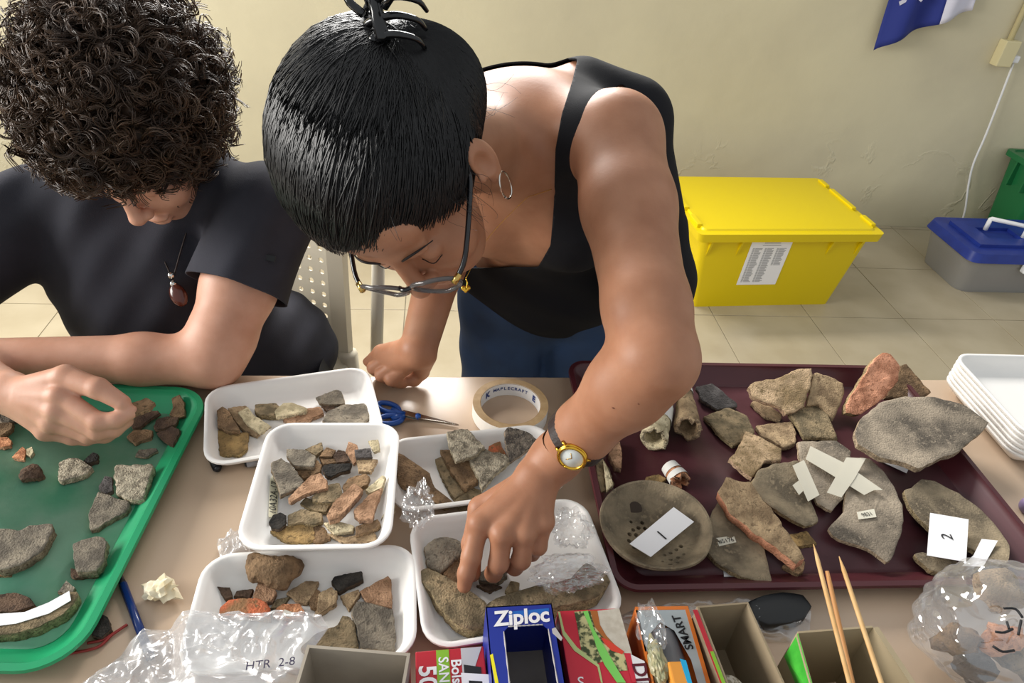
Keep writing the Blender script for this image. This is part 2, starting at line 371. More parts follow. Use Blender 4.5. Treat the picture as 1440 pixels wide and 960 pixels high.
def S(zk, pts, m, thick, label, lift=0, curve=0, tilt=(0, 0), base=None, group=None, jit=1.0, name='pottery_sherd', cat='sherd', dome='round'):
    SEED[0] += 1
    o = sherd(name, px(zk, pts), (base if base is not None else TZ)+lift/1000, thick, m, curve, tilt, SEED[0], jit, dome=dome)
    return tag(o, label, cat, group)
BF = TZ+.0045
# --- on the green tray
g = dict(base=BF)
S('A', '0,330 60,310 110,330 125,355 100,385 50,405 0,400 -40,370', 'grittyd', 9, 'dark grey pitted stone under the man\'s wrist on the green tray', **g, jit=1.6)
S('A', '0,415 60,405 80,415 70,450 30,475 0,490 -50,450', 'brown', 8, 'brown sherd just below the dark grey pitted stone on green tray', **g)
S('A', '0,500 50,497 72,520 65,550 20,560 -20,555 -30,520', 'orange', 6, 'small flat orange sherd with rounded edge on green tray', **g)
S('A', '70,620 140,555 158,575 148,640', 'orange', 5, 'small orange triangular chip touching a cream chip on green tray', **g)
S('A', '160,570 195,555 205,590 185,615 160,600', 'cream', 6, 'tiny pale cream chip beside the orange triangular chip', **g)
S('A', '115,745 140,700 200,660 245,680 270,730 230,755 130,770', 'dbrown', 7, 'small glittering brown lump alone on the green tray', curve=6, **g, jit=2)
S('A', '355,760 362,650 420,625 480,625 570,685 530,730 450,755 380,770', 'gritty', 9, 'tan wedge-shaped sherd with rounded corner on green tray', curve=2, **g)
S('A', '510,640 570,590 600,600 600,640 540,660', 'char', 8, 'small blackish nub behind the tan wedge sherd', **g)
S('A', '830,610 850,575 960,565 970,580 905,620 860,615', 'grey', 5, 'small mauve-grey flake below the held sherds on green tray', **g)
S('A', '605,800 645,735 690,745 692,830 650,845 605,820', 'dgrey', 6, 'small slate grey sherd tucked beside the square gritty sherd', **g)
S('P', '133,699 138,690 158,697 181,704 183,711 177,720 158,729 137,743 127,745 124,722', 'grey', 8, 'brown-grey fan-shaped sherd touching the square gritty sherd', **g)
S('A', '695,690 710,665 800,670 930,660 940,690 880,880 790,880 710,850', 'gritty', 11, 'pale gritty square sherd leaning near the green tray rim', curve=1, tilt=(.12, .08), **g, jit=1.4)
S('A', '805,430 830,370 870,340 970,335 985,350 900,400 860,435 815,445', 'dbrown', 6, 'elongated dark brown sherd right under the man\'s fingertips', lift=4, **g)
S('A', '788,330 796,290 900,255 950,283 915,325 820,352 792,350', 'brown', 7, 'brown oblong sherd pinched between the man\'s thumb and finger', base=.8225)
S('A', '940,430 960,390 1030,370 1100,375 1080,420 1000,450 950,450', 'dbrown', 6, 'reddish brown oval sherd between two sherds in green tray corner', lift=4, **g)
S('A', '1035,360 1060,320 1050,260 1100,235 1130,290 1135,370 1080,385', 'brown', 8, 'upright brown sherd propped in the corner of the green tray', tilt=(0, .5), **g)
S('A', '775,495 820,455 900,450 940,460 930,500 860,520 830,540', 'brown', 6, 'brown sherd with pale chipped edge, nearest the little finger', **g)
S('A', '955,475 1050,430 1100,450 1105,470 1060,555 1000,520', 'dbrown', 5, 'dark reddish kite-shaped sherd leaning on green tray rim', tilt=(.25, 0), **g)
S('B', '-90,110 0,90 130,95 170,70 320,60 325,100 250,230 120,310 0,340 -90,320', 'grey', 13, 'large brown-grey rim sherd with notched top on green tray', lift=5, curve=-4, **g)
S('B', '-60,350 0,340 80,345 60,380 0,385 -50,385', 'terra', 5, 'flat reddish sherd peeking from under the large notched rim sherd', **g)
S('B', '430,340 470,350 590,350 600,390 460,405 430,385', 'dbrown', 5, 'dark brown sherd lying underneath a thick blocky rim sherd', **g)
S('B', '445,190 590,145 630,150 660,180 640,300 590,360 470,365 455,320', 'grey', 13, 'thick blocky rim sherd resting on a darker sherd', lift=6, curve=2, **g)
S('B', '-60,520 0,500 100,490 180,520 220,570 100,610 0,615 -60,620', 'dbrown', 7, 'dark brown sherd behind the curved rim with white paper strip', lift=5, **g)
S('B', '350,490 405,415 460,460 440,500', 'grey', 6, 'small brown corner sherd at the end of the paper-stripped rim', lift=6, **g)
rimg = S('B', '-40,690 0,640 150,615 300,555 425,480 470,480 480,520 400,620 250,700 100,740 -40,760', 'olive', 15, 'curved vessel rim sherd carrying a white paper strip', **g, dome='round')
def sheet(name, poly, z, m, parent=None, th=.0006, bend=None):
    P = [at(x, y, z if bend is None else z+bend[i]) for i, (x, y) in enumerate(poly)]; n = len(P)
    vs = P+[p-np.array([0, 0, th]) for p in P]; org = np.array(P).mean(0)
    fs = [tuple(range(n)), tuple(range(n, 2*n))[::-1]]+[(i, n+i, n+(i+1) % n, (i+1) % n) for i in range(n)]
    a = np.array(P)[:, :2]; area_ = sum(a[i][0]*a[(i+1) % n][1]-a[(i+1) % n][0]*a[i][1] for i in range(n))
    if area_ < 0: fs = [f[::-1] for f in fs]
    o = mesh(name, np.array(vs)-org, fs, m, loc=org)
    if parent: reparent(o, parent)
    return o
paper = mat('white_paper', 'f0eff0', .7, spec=.2)
oldpaper = mat('aged_paper', 'd8d2c0', .75, spec=.2)
mtape = film('masking_tape', .34, .4, haze=.92, dif=(.72, .68, .56, 1))
ink = mat('black_ink', '17171a', .6)
inkfaint = mat('pale_pencil', '8a8890', .7)
tp = sheet('paper_strip', px('B', '-40,640 0,622 150,612 300,552 425,482 435,540 300,620 100,682 -40,700'), BF+.0165, paper, rimg)
S('B', '590,650 620,620 660,640 680,710 620,770 560,750', 'char', 9, 'blackened sherd on the table against the green tray rim', base=TZ)

# --- back foam tray
g = dict(base=BF)
S('C', '195,450 390,470 385,570 340,600 210,605', 'ochre', 8, 'straw-coloured flat sherd in the near corner of the back foam tray', **g)
S('C', '260,320 370,300 400,330 460,470 440,490 350,450 300,390', 'tan', 8, 'tan curved sherd under a cream strip in the back foam tray', **g)
o = S('C', '325,345 385,310 420,360 530,430 460,475 380,420', 'cream', 5, 'cream arc-shaped sherd laid across a tan one', lift=8, **g)
S('C', '195,330 230,305 265,330 340,455 270,460 200,430', 'brown', 9, 'dark-stained brown rim sherd at the left wall of the back foam tray', lift=8, **g)
S('C', '430,295 560,290 590,320 560,370 450,360 425,330', 'olive', 10, 'rounded olive-brown block sherd beside the flaky cream one', **g)
S('C', '600,390 640,360 760,320 830,310 855,350 760,390 640,410', 'pink', 7, 'pinkish layered sherd showing its broken edge in back foam tray', **g)
S('C', '550,340 600,290 660,285 750,320 740,340 640,360 560,375', 'cream', 7, 'flaky cream-grey sherd lying on a pinkish layered sherd', lift=7, **g)
S('C', '835,305 900,300 940,325 870,340', 'dbrown', 4, 'thin dark sliver between two grey sherds in back foam tray', **g)
S('C', '840,400 870,340 960,300 1100,290 1150,350 1110,410 1000,440', 'grey', 9, 'large grey rough-faced sherd by the scissors end of the tray', **g)
S('C', '800,255 930,205 960,215 985,295 900,300 820,290', 'grey', 8, 'grey four-sided sherd tilted on the far wall of back foam tray', tilt=(0, .35), **g)

# --- square foam tray (sits on its neighbours' rims)
NB = TZ+.0335
GN = dict(base=NB)
S('N', '190,795 330,750 480,750 500,850 440,880 300,870', 'ochre', 7, 'broad ochre-brown sherd in the corner of the square foam tray', **GN)
S('N', '310,690 400,645 545,680 545,735 480,755 400,740 310,760', 'olive', 7, 'wide olive sherd beside the dark round disc', lift=4, **GN)
for p, m, t, lf, l in (('480,760 560,770 600,850 520,880 480,870', 'brown', 6, 0, 'brown sherd beside the broad ochre one in square foam tray'), ('425,245 540,195 550,250 500,290', 'olive', 6, 4, 'olive triangular sherd touching the dark grey squarish one'), ('520,295 570,230 635,250 610,295', 'brown', 6, 4, 'small brown sherd between olive triangle and dark brown sherd'),
                 ('615,290 650,250 700,260 735,330 640,335', 'dbrown', 6, 4, 'dark brown sherd next to the pinkish fractured one'), ('525,305 640,310 640,335 545,350', 'brown', 5, 3, 'thin brown sliver just behind the charred sherd'), ('355,375 510,320 540,350 530,400 420,445 360,400', 'brown', 6, 3, 'brown sherd underneath the dark grey squarish one'),
                 ('390,610 430,570 600,620 570,670 500,665', 'olive', 6, 2, 'olive flat sherd between the wide olive one and pink flared one'), ('475,560 590,480 660,470 690,560 670,600 580,610 480,600', 'olive', 7, 6, 'olive block sherd beside the long narrow pinkish bar'), ('680,490 720,440 840,405 865,430 855,480 790,520 690,540', 'brown', 8, 6, 'thick brown sherd behind the long narrow pinkish bar'),
                 ('570,810 680,840 900,810 920,860 690,875', 'tan', 6, 2, 'tan strip sherd along the near wall of square foam tray'), ('765,770 920,715 940,755 860,800 770,825', 'brown', 8, 6, 'brown rim sherd lying on the tan strip sherd'), ('765,305 920,315 870,400 790,395', 'tan', 6, 8, 'tan sherd right below the slate grey square one')):
    S('N', p, m, t, l, lift=lf, **GN)
S('N', '550,740 660,735 760,760 750,795 620,815', 'cream', 7, 'cream-edged wedge sherd near the crinkled bag in square foam tray', lift=5, **GN)
S('N', '940,710 1010,605 1035,620 1030,670', 'cream', 6, 'pale cream triangular chip against the wall of square foam tray', lift=6, **GN)
S('N', '850,190 920,180 930,255 890,270', 'cream', 6, 'pale cream chip propped in the far corner of square foam tray', lift=10, tilt=(.2, .2), **GN)
S('N', '700,260 720,190 780,215 800,300 755,345 735,310', 'pink', 6, 'pinkish fractured sherd next to a slate grey square one', lift=8, **GN)
S('N', '760,250 870,240 880,300 770,305', 'dgrey', 6, 'slate grey square sherd in far corner of square foam tray', lift=12, **GN)
S('N', '545,360 600,345 745,340 730,385 660,400 600,435 560,420', 'char', 7, 'charred black-edged sherd in the middle of square foam tray', lift=6, **GN)
S('N', '300,240 420,245 500,290 490,365 355,360 300,290', 'grey', 7, 'dark grey squarish sherd with smooth face in square foam tray', lift=10, **GN)
S('N', '195,335 265,300 340,350 420,460 410,495 260,560 245,490 200,380', 'grey', 8, 'long pale grey slab sherd beside the handwritten strip', lift=8, tilt=(-.15, 0), **GN)
S('N', '310,575 470,420 530,405 575,450 580,510 440,545 330,605', 'pink', 7, 'pink-faced flared sherd crossing the centre of square foam tray', lift=10, **GN)
S('N', '830,520 950,420 970,430 945,505 860,545', 'cream', 7, 'pale wedge sherd leaning behind a pink triangular sherd', lift=8, tilt=(.2, 0), **GN)
S('N', '755,650 860,550 950,500 920,600 880,720 790,730 760,690', 'pink', 8, 'pink triangular broken-faced sherd in square foam tray', lift=12, **GN)
S('N', '570,690 620,600 760,470 820,520 740,620 650,715 590,725', 'pink', 10, 'long narrow pinkish bar-shaped sherd on top of the heap', lift=14, **GN)
S('N', '180,740 210,690 260,670 300,690 295,750 250,785 200,775', 'char', 6, 'round black-grey disc sherd in square foam tray', lift=8, **GN)
st = sheet('masking_tape_strip', px('N', '200,235 243,240 245,560 238,700 182,706 180,690'), NB+.001, mat('tape_yellowed', 'dcd6b8', .6), None, .0006, [.005, .0008, .0008, .0008, .006, .006])
tag(st, 'yellowed label strip with handwriting inside the square foam tray', 'label strip')
A_, B_ = at(340+207/4.8, 580+700/4.8, NB+.0052), at(340+226/4.8, 580+455/4.8, NB+.0052); dr = Vector(B_-A_)
reparent(text_mesh('handwriting', '10A32A-17', .0125, ink, basis((A_+B_)/2, dr, Vector((-dr.y, dr.x, dr.length*.38))), shear=.2, sx=.9), st)

# --- tray behind the hand
S('E', '145,350 180,330 270,390 370,460 400,550 520,640 460,670 300,590 170,520', 'brown', 10, 'large smooth brown sherd with pinkish broken edge by crinkled plastic', base=BF, tilt=(0, .15), curve=2)
S('E', '400,370 440,350 580,560 600,570 520,620 440,480', 'olive', 8, 'narrow olive sherd lowest of the leaning pile below the tape roll', base=BF)
S('E', '430,310 490,310 540,390 620,370 670,510 580,555 500,450', 'brown', 9, 'smooth brown sherd with a slanted edge, middle of the leaning pile', base=BF, lift=7)
S('E', '520,620 640,545 690,560 640,660 560,690', 'olive', 8, 'olive rounded sherd right by the woman\'s knuckles', base=BF)
S('E', '730,290 800,260 820,310 850,360 720,330', 'terra', 7, 'reddish sherd glimpsed between two gritty sherds', base=BF, lift=4)
S('E', '470,200 600,180 650,240 710,300 640,350 530,390 490,300', 'gritty', 9, 'pale gritty sherd overhanging the far rim of tray under watch', base=BF, lift=21, tilt=(0, .2), jit=1.5)
S('E', '590,330 660,290 720,310 850,350 860,385 760,470 690,560 660,470', 'gritty', 9, 'pale gritty long sherd running under the woman\'s hand', base=BF, lift=15, jit=1.5)
S('E', '825,200 850,170 960,200 1040,260 860,390 830,290', 'grittyd', 10, 'dark gritty upright sherd between the hand and tape roll', base=BF, lift=14, tilt=(0, .25), jit=1.5)

# --- low tray
LUMP = [('475,310', .012), ('520,330', .015), ('570,340', .017), ('620,350', .017), ('660,330', .015), ('705,330', .011), ('735,325', .008), ('640,410', .012), ('590,390', .013), ('480,365', .010), ('470,275', .009), ('690,300', .008)]
for p, m, t, l in (('240,455 320,460 335,520 290,530', 'dbrown', 6, 'small dark brown triangular chip at the tray\'s outer wall'), ('340,510 360,480 465,470 440,525', 'dbrown', 6, 'small dark brown oblong chip beside a triangular chip'),
                ('460,515 490,430 560,420 610,490 580,540 500,555', 'pink', 9, 'tan chunky sherd below the knobbly lump'), ('565,590 610,530 690,515 640,580', 'olive', 5, 'olive leaf-shaped sliver between the chunky sherd and orange ones'),
                ('665,490 790,415 865,420 840,490 790,560 720,540', 'tan', 7, 'tan flat triangular sherd in the middle of the low foam tray'), ('800,545 850,465 875,480 855,590 820,590', 'brown', 6, 'thin brown sherd wedged between two tan ones'),
                ('860,500 940,455 980,480 975,550 850,640 830,635 855,590', 'tan', 9, 'tan wedge sherd under the dark cylindrical sherd'), ('995,510 1110,470 1120,500 1050,600', 'tan', 6, 'small pale tan triangle beside the big flat sherds'),
                ('1115,480 1290,385 1310,410 1315,590 1170,560', 'pink', 8, 'pinkish-tan triangular sherd above the biggest slab in the low foam tray')):
    S('D', p, m, t, l, base=BF)
S('D', '940,420 960,395 1050,375 1130,360 1140,410 1060,450 985,485', 'char', 9, 'dark grey cylindrical sherd lying on the white foam', base=BF, curve=4, dome='f')
S('D', '250,640 260,580 310,540 480,530 540,550 570,590 570,650', 'terra', 11, 'red-orange slipped rim sherd with tan lip', base=BF, curve=3)
o = S('D', '575,640 600,590 640,560 750,560 780,610 770,650', 'orange', 8, 'pale orange sherd carrying a tiny white label', base=BF)
lb = sheet('paper_label', px('D', '640,630 655,595 705,615 695,640'), BF+.0093, oldpaper, o)
S('D', '1060,610 1100,540 1180,555 1320,590 1340,740 1330,855 1120,830 1100,710', 'grey', 9, 'biggest grey-brown slab sherd in the low foam tray', base=BF, lift=3)
S('D', '750,830 850,740 980,690 1010,630 1060,640 1090,690 1110,820 1000,880 800,870', 'olive', 9, 'fin-shaped olive-brown sherd behind the grey carton', base=BF, lift=2)

# --- tray under the hand
S('F', '155,130 220,80 300,70 380,90 400,180 260,290 180,250', 'grey', 14, 'rounded grey sherd behind the woman\'s forefinger', base=BF, curve=8)
S('F', '270,290 370,190 470,240 450,350 390,390', 'brown', 10, 'brown sherd being picked up under the forefinger', base=BF, lift=4)
S('F', '490,290 560,240 660,240 670,300 600,345 500,330', 'grey', 9, 'grey sherd under the woman\'s curled fingers', base=BF, lift=0)
S('F', '480,360 560,340 640,370 560,400', 'dbrown', 5, 'thin dark flake on the foam between the long rims', base=BF)
S('F', '655,390 690,330 745,345 740,390 680,410', 'olive', 7, 'small olive sherd beside the crumpled bag', base=BF)
S('F', '130,270 180,250 330,340 480,430 545,480 560,560 540,620 430,640 330,590 250,500 200,400 120,330', 'olive', 20, 'long thick curved vessel rim lying beside the square tray', base=BF, curve=5, jit=1.2)
S('F', '522,492 600,440 700,410 850,370 1060,330 1090,290 1150,230 1220,260 1280,300 1305,345 1250,410 1200,450 1080,490 960,515 760,560 580,560', 'olive', 22, 'long thick curved vessel rim lying behind the sandwich-bag boxes', base=BF, curve=5, jit=1.6)

# --- maroon tray
d = dict(base=BF)
S('G', '865,190 970,165 1120,290 1125,310 1000,330 900,270', 'dgrey', 7, 'dark grey-green slate-like sherd by the far rim of maroon tray', **d, tilt=(0, .2))
S('G', '915,370 1070,315 1180,370 1230,470 1180,520 1095,550 990,470', 'olive', 8, 'olive-tan sherd next to the slate-like dark sherd', curve=4, **d)
S('I', '205,385 370,365 395,420 390,470 335,490 240,440', 'tan', 9, 'thick tan kite-shaped sherd between two curved sherds', **d)
S('I', '470,150 490,140 560,165 610,190 615,240 560,370 530,330 500,290 440,295', 'tan', 9, 'tan sherd standing behind the big sandy triangle', tilt=(0, .45), **d)
S('I', '185,280 215,260 330,335 320,360 250,340', 'tan', 8, 'thick tan edge piece under the big sandy triangle', **d)
S('I', '170,210 200,185 310,165 400,125 465,120 470,150 430,300 345,340 320,300 200,260', 'bigtan', 11, 'big sandy triangular sherd with scalloped top edge', lift=8, tilt=(0, .4), **d, jit=1.6)
S('I', '355,330 380,305 500,290 540,340 585,450 430,440', 'olive', 8, 'grey-topped olive sherd in front of the sandy triangle', lift=5, curve=3, **d)
S('I', '870,110 900,100 1015,235 960,270 860,260 800,260', 'brown', 9, 'brown sherd leaning behind the salmon one', lift=4, tilt=(0, .4), **d)
S('I', '620,290 680,190 750,80 790,50 830,55 870,110 865,180 800,260 690,335 620,330', 'salmon', 14, 'salmon-pink broken-faced sherd standing at the tray rim', lift=4, tilt=(0, .6), **d, jit=1.6)
S('I', '665,420 690,350 780,270 900,240 1040,245 1180,290 1285,370 1260,400 1140,500 1050,530 960,580 900,550 780,530 675,470', 'slab', 12, 'large oval grey vessel base fragment resting across the tray rim', lift=22, curve=-7, tilt=(.05, .12), **d)
S('I', '80,540 110,520 160,410 325,495 320,550 240,560 190,625 150,600', 'bigtan', 9, 'tan flared jar-neck sherd with everted lip', curve=6, lift=7, **d)
S('I', '350,890 440,870 490,930 400,945 340,930', 'ochre', 6, 'ochre sherd tip poking out below the long pink-edged sherd', **d)
fan = S('H', '960,270 1010,180 1060,280 1150,340 1290,420 1300,520 1330,640 1340,690 1150,650 1000,560 940,490', 'bowl', 8, 'fan-shaped tan vessel sherd with a small paper label', curve=-4, lift=3, **d)
lb = sheet('paper_label', px('H', '990,420 1100,405 1115,445 1010,470'), BF+.0115, oldpaper, fan)
def label_text(parent, zk, a, b, s, size, z):
    pa, pb = [at(*px(zk, t)[0], z) for t in (a, b)]; dr = Vector(pb-pa)
    reparent(text_mesh('handwriting', s, size, ink, basis((pa+pb)/2, dr, Vector((-dr.y, dr.x, 0)))), parent)
label_text(fan, 'H', '1005,445', '1100,428', '#5176', .0085, BF+.0121)
S('P', '1009,691 1021,669 1040,676 1055,676 1088,721 1120,765 1133,785 1120,793 1085,765 1050,740 1023,716', (SM['tan'][0], SM['salmon'][0]), 18, 'long thick sherd with pink broken edge beside the fan-shaped sherd', lift=10, tilt=(.1, .1), **d, jit=2)
S('J', '-40,760 60,700 100,740 90,790 60,815 10,790', 'brown', 8, 'brown lump beneath the tip of the long pink-edged sherd', **d)
# taped vessel: four joined pieces
vt = tag(empty('mended_vessel', at(1180, 700, BF)), 'mended grey vessel fragment held together with crossed masking tape', 'vessel')
for zk, p, m, t, lf, cv, ti in (('I', '190,640 220,580 300,550 400,545 440,640 500,820 440,845 330,780 220,700', 'bowl', 7, 6, -5, (-.10, 0)), ('I', '400,455 470,450 580,450 650,500 645,560 610,720 560,780 490,740 455,640 420,560', 'slab', 7, 6, -3, (0, .10)),
                    ('J', '400,110 440,95 500,100 580,190 640,280 690,400 690,560 640,700 595,755 480,660 300,610 230,540 335,440 340,330 380,250', 'slab', 7, 10, 4, (0, 0))):
    SEED[0] += 1; sherd('vessel_piece', px(zk, p), BF+lf/1000, t, m, cv, ti, SEED[0], 1.5, parent=vt)
for p, z in (('20,150 90,115 185,330 115,370', .026), ('20,270 60,240 90,300 60,330', .0255), ('100,110 130,30 330,130 575,300 520,300 460,330 250,200', .0275), ('350,100 470,105 400,230 320,345 230,315', .0285)):
    sheet('masking_tape', px('J', p), BF+z, mtape, vt, .0004)
lb = sheet('paper_label', px('J', '415,435 520,415 535,465 425,480'), BF+.0235, oldpaper, vt); label_text(vt, 'J', '430,458', '525,440', '9831', .0085, BF+.0242)
# ring shaped bowl half with card 2
cr = S('J', '710,290 760,270 820,215 900,220 1060,290 1200,390 1300,500 1365,620 1350,730 1290,755 1200,700 1140,640 870,520 790,440 740,380', 'bowl', 9, 'broken bowl half with worn rim under the card marked 2', curve=-12, lift=2, **d)
S('J', '770,690 810,680 900,720 1060,750 1230,725 1310,760 1150,820 1000,835 860,790 790,730', 'bowl', 9, 'narrow curved bowl rim strip taped below the card marked 2', lift=4, curve=2, **d)
def card(zk, p, z, glyph, pos, size, rot, label):
    c = tag(sheet('number_card', px(zk, p), z, paper), label, 'card')
    q = at(*px(zk, pos)[0], z+.0008); a = math.radians(rot)
    if glyph: reparent(text_mesh('handwriting', glyph, size, ink, Matrix.Translation(Vector(q)) @ Matrix.Rotation(a, 4, 'Z')), c)
    return c
card('J', '865,440 1100,480 1085,740 845,700', BF+.026, '2', '970,585', .021, 78, 'white paper card handwritten with the number 2')
tag(sheet('tape_strip', px('J', '1060,765 1130,700 1180,600 1280,610 1190,770'), BF+.0205, paper), 'white tape strip joining the broken bowl half to its rim strip', 'tape strip')
tag(sheet('blank_card', px('I', '760,540 870,550 915,575 900,605'), BF+.002, paper), 'white blank card peeking from under the oval vessel base', 'card')
tag(sheet('blank_card', px('H', '1035,600 1160,650 1100,668 1040,660'), BF+.001, paper), 'white blank card peeking from under the fan-shaped sherd', 'card')

# the pierced bowl
bc = at(923, 734, TZ+.036); br = .5*np.linalg.norm(at(1001, 733, TZ+.036)-at(846, 733, TZ+.036))
bw = tag(empty('strainer_bowl', (bc[0], bc[1], BF)), 'shallow round clay bowl pierced with small holes, holding card 1', 'bowl')
prof = [(0, .004), (.35, .0045), (.6, .009), (.8, .017), (.95, .027), (1.0, .033), (.99, .036), (.95, .0355), (.9, .031), (.76, .021), (.57, .0135), (.33, .0095), (0, .009)]
vs, fs = [], []; NS = 56
for r, z in prof:
    for k in range(NS):
        a = 2*math.pi*k/NS; w = 1+.012*math.sin(2*a+.6)+.006*math.sin(5*a); vs.append((br*r*w*math.cos(a), br*r*w*math.sin(a), z-.004+.0012*math.sin(3*a)*r))
for i in range(len(prof)-1):
    for k in range(NS): fs.append((i*NS+k, i*NS+(k+1) % NS, (i+1)*NS+(k+1) % NS, (i+1)*NS+k))
bowl_o = mesh('bowl_body', vs, fs, SM['bowl'][0], bw, True)
bm = bmesh.new(); bm.from_mesh(bowl_o.data); bmesh.ops.remove_doubles(bm, verts=bm.verts, dist=1e-6); bmesh.ops.recalc_face_normals(bm, faces=bm.faces); bm.to_mesh(bowl_o.data); bm.free()
rnd = random.Random(5); cutb = bmesh.new()
hv = [(-.165, .05), (-.11, .07), (-.05, .065), (-.21, .005), (-.15, .005), (-.23, -.06), (-.09, -.02), (-.03, .0), (.03, .03), (-.2, -.12), (-.13, -.1), (.05, -.2), (.11, -.18), (.17, -.15), (.08, -.26), (.15, -.24), (.0, -.28), (.21, -.21), (.12, -.31), (.05, -.33), (.22, -.12), (-.17, .12), (-.06, .12)]
for hx, hy in hv:
    x, y = hx*br*2, hy*br*2.3; rr = math.hypot(x, y)/br; z = np.interp(rr, [0, .33, .57, .76, .9], [.009, .0095, .0135, .021, .031])-.004
    sl = np.interp(rr, [0, .33, .57, .76], [0, .15, .5, .75]); n = Vector((-x*sl, -y*sl, math.hypot(x, y)+1e-6)).normalized()
    c_ = bmesh.ops.create_cone(cutb, cap_ends=True, segments=10, radius1=(r_ := rnd.uniform(.0021, .0032)), radius2=r_, depth=.022)
    bmesh.ops.transform(cutb, matrix=Matrix.Translation((x, y, z)) @ n.to_track_quat('Z', 'Y').to_matrix().to_4x4(), verts=c_['verts'])
cutter = bmobj('cutter', cutb, None, bw); bo = bowl_o.modifiers.new('holes', 'BOOLEAN'); bo.operation = 'DIFFERENCE'; bo.object = cutter; bo.solver = 'EXACT'
bpy.context.view_layer.update(); me_ = bpy.data.meshes.new_from_object(bowl_o.evaluated_get(bpy.context.evaluated_depsgraph_get())); bowl_o.modifiers.clear(); bowl_o.data = me_; auto_smooth(bowl_o, 35); bpy.data.objects.remove(cutter)
bm = bmesh.new(); bmesh.ops.create_circle(bm, cap_ends=True, radius=.0095, segments=18)
sp = (-.2*br, .55*br, np.interp(.585, [.33, .57, .76], [.0095, .0135, .021])-.004+.0009)
bmesh.ops.transform(bm, matrix=Matrix.Translation(sp) @ Vector((.2, -.55, 1.2)).to_track_quat('Z', 'Y').to_matrix().to_4x4(), verts=bm.verts); bmobj('soot_stain', bm, mat('soot', '40352c', .9), bw)
card('H', '460,455 730,230 855,320 590,535', BF+.026, '1', '655,400', .022, 215, 'white paper card handwritten with the number 1 inside the bowl')

# hollow vessel legs lying in the maroon tray
def vessel_leg(a, b, ra, rb, za, zb, m, label, band, hollow=True, flat=1.0):
    A, B = at(*a, za), at(*b, zb); L = [A+(B-A)*t for t in np.linspace(0, 1, 13)]
    rr = [ra+(rb-ra)*t for t in np.linspace(0, 1, 13)]; rr[0] *= .55; rr[1] *= .9
    e = tag(empty('vessel_leg', (L[6][0], L[6][1], BF)), label, 'vessel leg')
    vs, fs = tube_vf(L, rr, 18, caps=False); rn = random.Random(int(a[0]))
    vs = [np.array(v)+np.array([mnoise.noise(Vector(np.array(v)*60)), mnoise.noise(Vector(np.array(v)*60+5)), 0])*.0022 for v in vs]
    d = (B-A)/np.linalg.norm(B-A)
    for k in range(18): vs[12*18+k] = vs[12*18+k]+d*rn.uniform(-.006, .006)
    o = mesh('leg_body', vs, fs, [SM[m][0], SM[m][1]], smooth=True); sm = o.modifiers.new('wall', 'SOLIDIFY'); sm.thickness = .006; sm.offset = -1; sm.material_offset_rim = 1
    reparent(o, e)
    for t0, t1 in band:
        bp = [A+(B-A)*t for t in np.linspace(t0, t1, 4)]; vs, fs = tube_vf(bp, [np.interp(t, [0, 1], [ra, rb])+.0016 for t in np.linspace(t0, t1, 4)], 18, caps=False)
        reparent(mesh('tape_band', vs, fs, mat('white_tape_band', 'dcdad4', .6), smooth=True), e)
    return e
vessel_leg((940, 545), (919, 618), .012, .021, TZ+.026, TZ+.026, 'cream', 'pale hollow vessel leg with a white tape band, split at its end', [(.42, .68)])
vessel_leg((962, 543), (967, 603), .010, .021, TZ+.027, TZ+.027, 'tan', 'brown hollow vessel leg with white band beside the split pale one', [(.02, .2)])
vessel_leg((852, 517), (838, 550), .009, .013, TZ+.02, TZ+.018, 'cream', 'pale vessel leg tip behind the woman\'s forearm', [(.35, .7)])
vessel_leg((938, 652), (957, 676), .010, .014, TZ+.018, TZ+.018, 'orange', 'small orange vessel leg wrapped twice with white tape', [(.15, .5), (.62, .9)])
S('G', '330,600 400,520 415,600 410,690 370,680', 'pink', 10, 'narrow pitted pinkish bone-like sherd beneath the forearm', **d)
S('G', '250,640 290,620 340,700 370,790 330,815 270,850', 'olive', 12, 'tall olive sherd standing along the maroon tray side by the bowl', tilt=(-.3, 0), **d)
S('G', '300,640 330,700 360,790 320,830', 'cream', 6, 'thin cream sliver against the tall olive sherd', lift=16, **d)
S('G', '560,740 640,725 690,750 640,790 570,780', 'ochre', 8, 'ochre sherd half hidden behind the pierced bowl', **d)

# ------------------------------------------------------------------ things against the far wall
yel = mat('yellow_plastic', 'dcc200', .38, spec=.5)
yb = tag(empty('storage_bin', (1.293, 2.445, 0), math.radians(3.7)), 'large yellow plastic storage bin with ribbed lid and paper list', 'storage bin')
def frustum(name, wb, db, wt, dt, z0, z1, m, r=.03, parent=None, open_top=False, th=.004):
    prof = [(0, z0), (0, z1)]; vs, fs = [], []; n = 5; N = 4*(n+1)
    rows = [(wb, db, z0), (wt, dt, z1)]
    if open_top: rows += [(wt-2*th, dt-2*th, z1), (wb-2*th, db-2*th, z0+th)]
    for w, d_, z in rows:
        for x, y in rrect(w, d_, r, n): vs.append((x, y, z))
    for i in range(len(rows)-1):
        for k in range(N): fs.append((i*N+k, i*N+(k+1) % N, (i+1)*N+(k+1) % N, (i+1)*N+k))
    fs.append(tuple(range(N))[::-1]); fs.append(tuple((len(rows)-1)*N+k for k in range(N)))
    o = mesh(name, vs, fs, m, parent, True); auto_smooth(o, 30); return o
frustum('bin_body', .60, .40, .685, .455, 0, .315, yel, .025, yb)
frustum('lid_skirt', .735, .505, .745, .515, .318, .352, yel, .02, yb)
frustum('lid_panel', .70, .46, .69, .45, .352, .3585, yel, .02, yb)
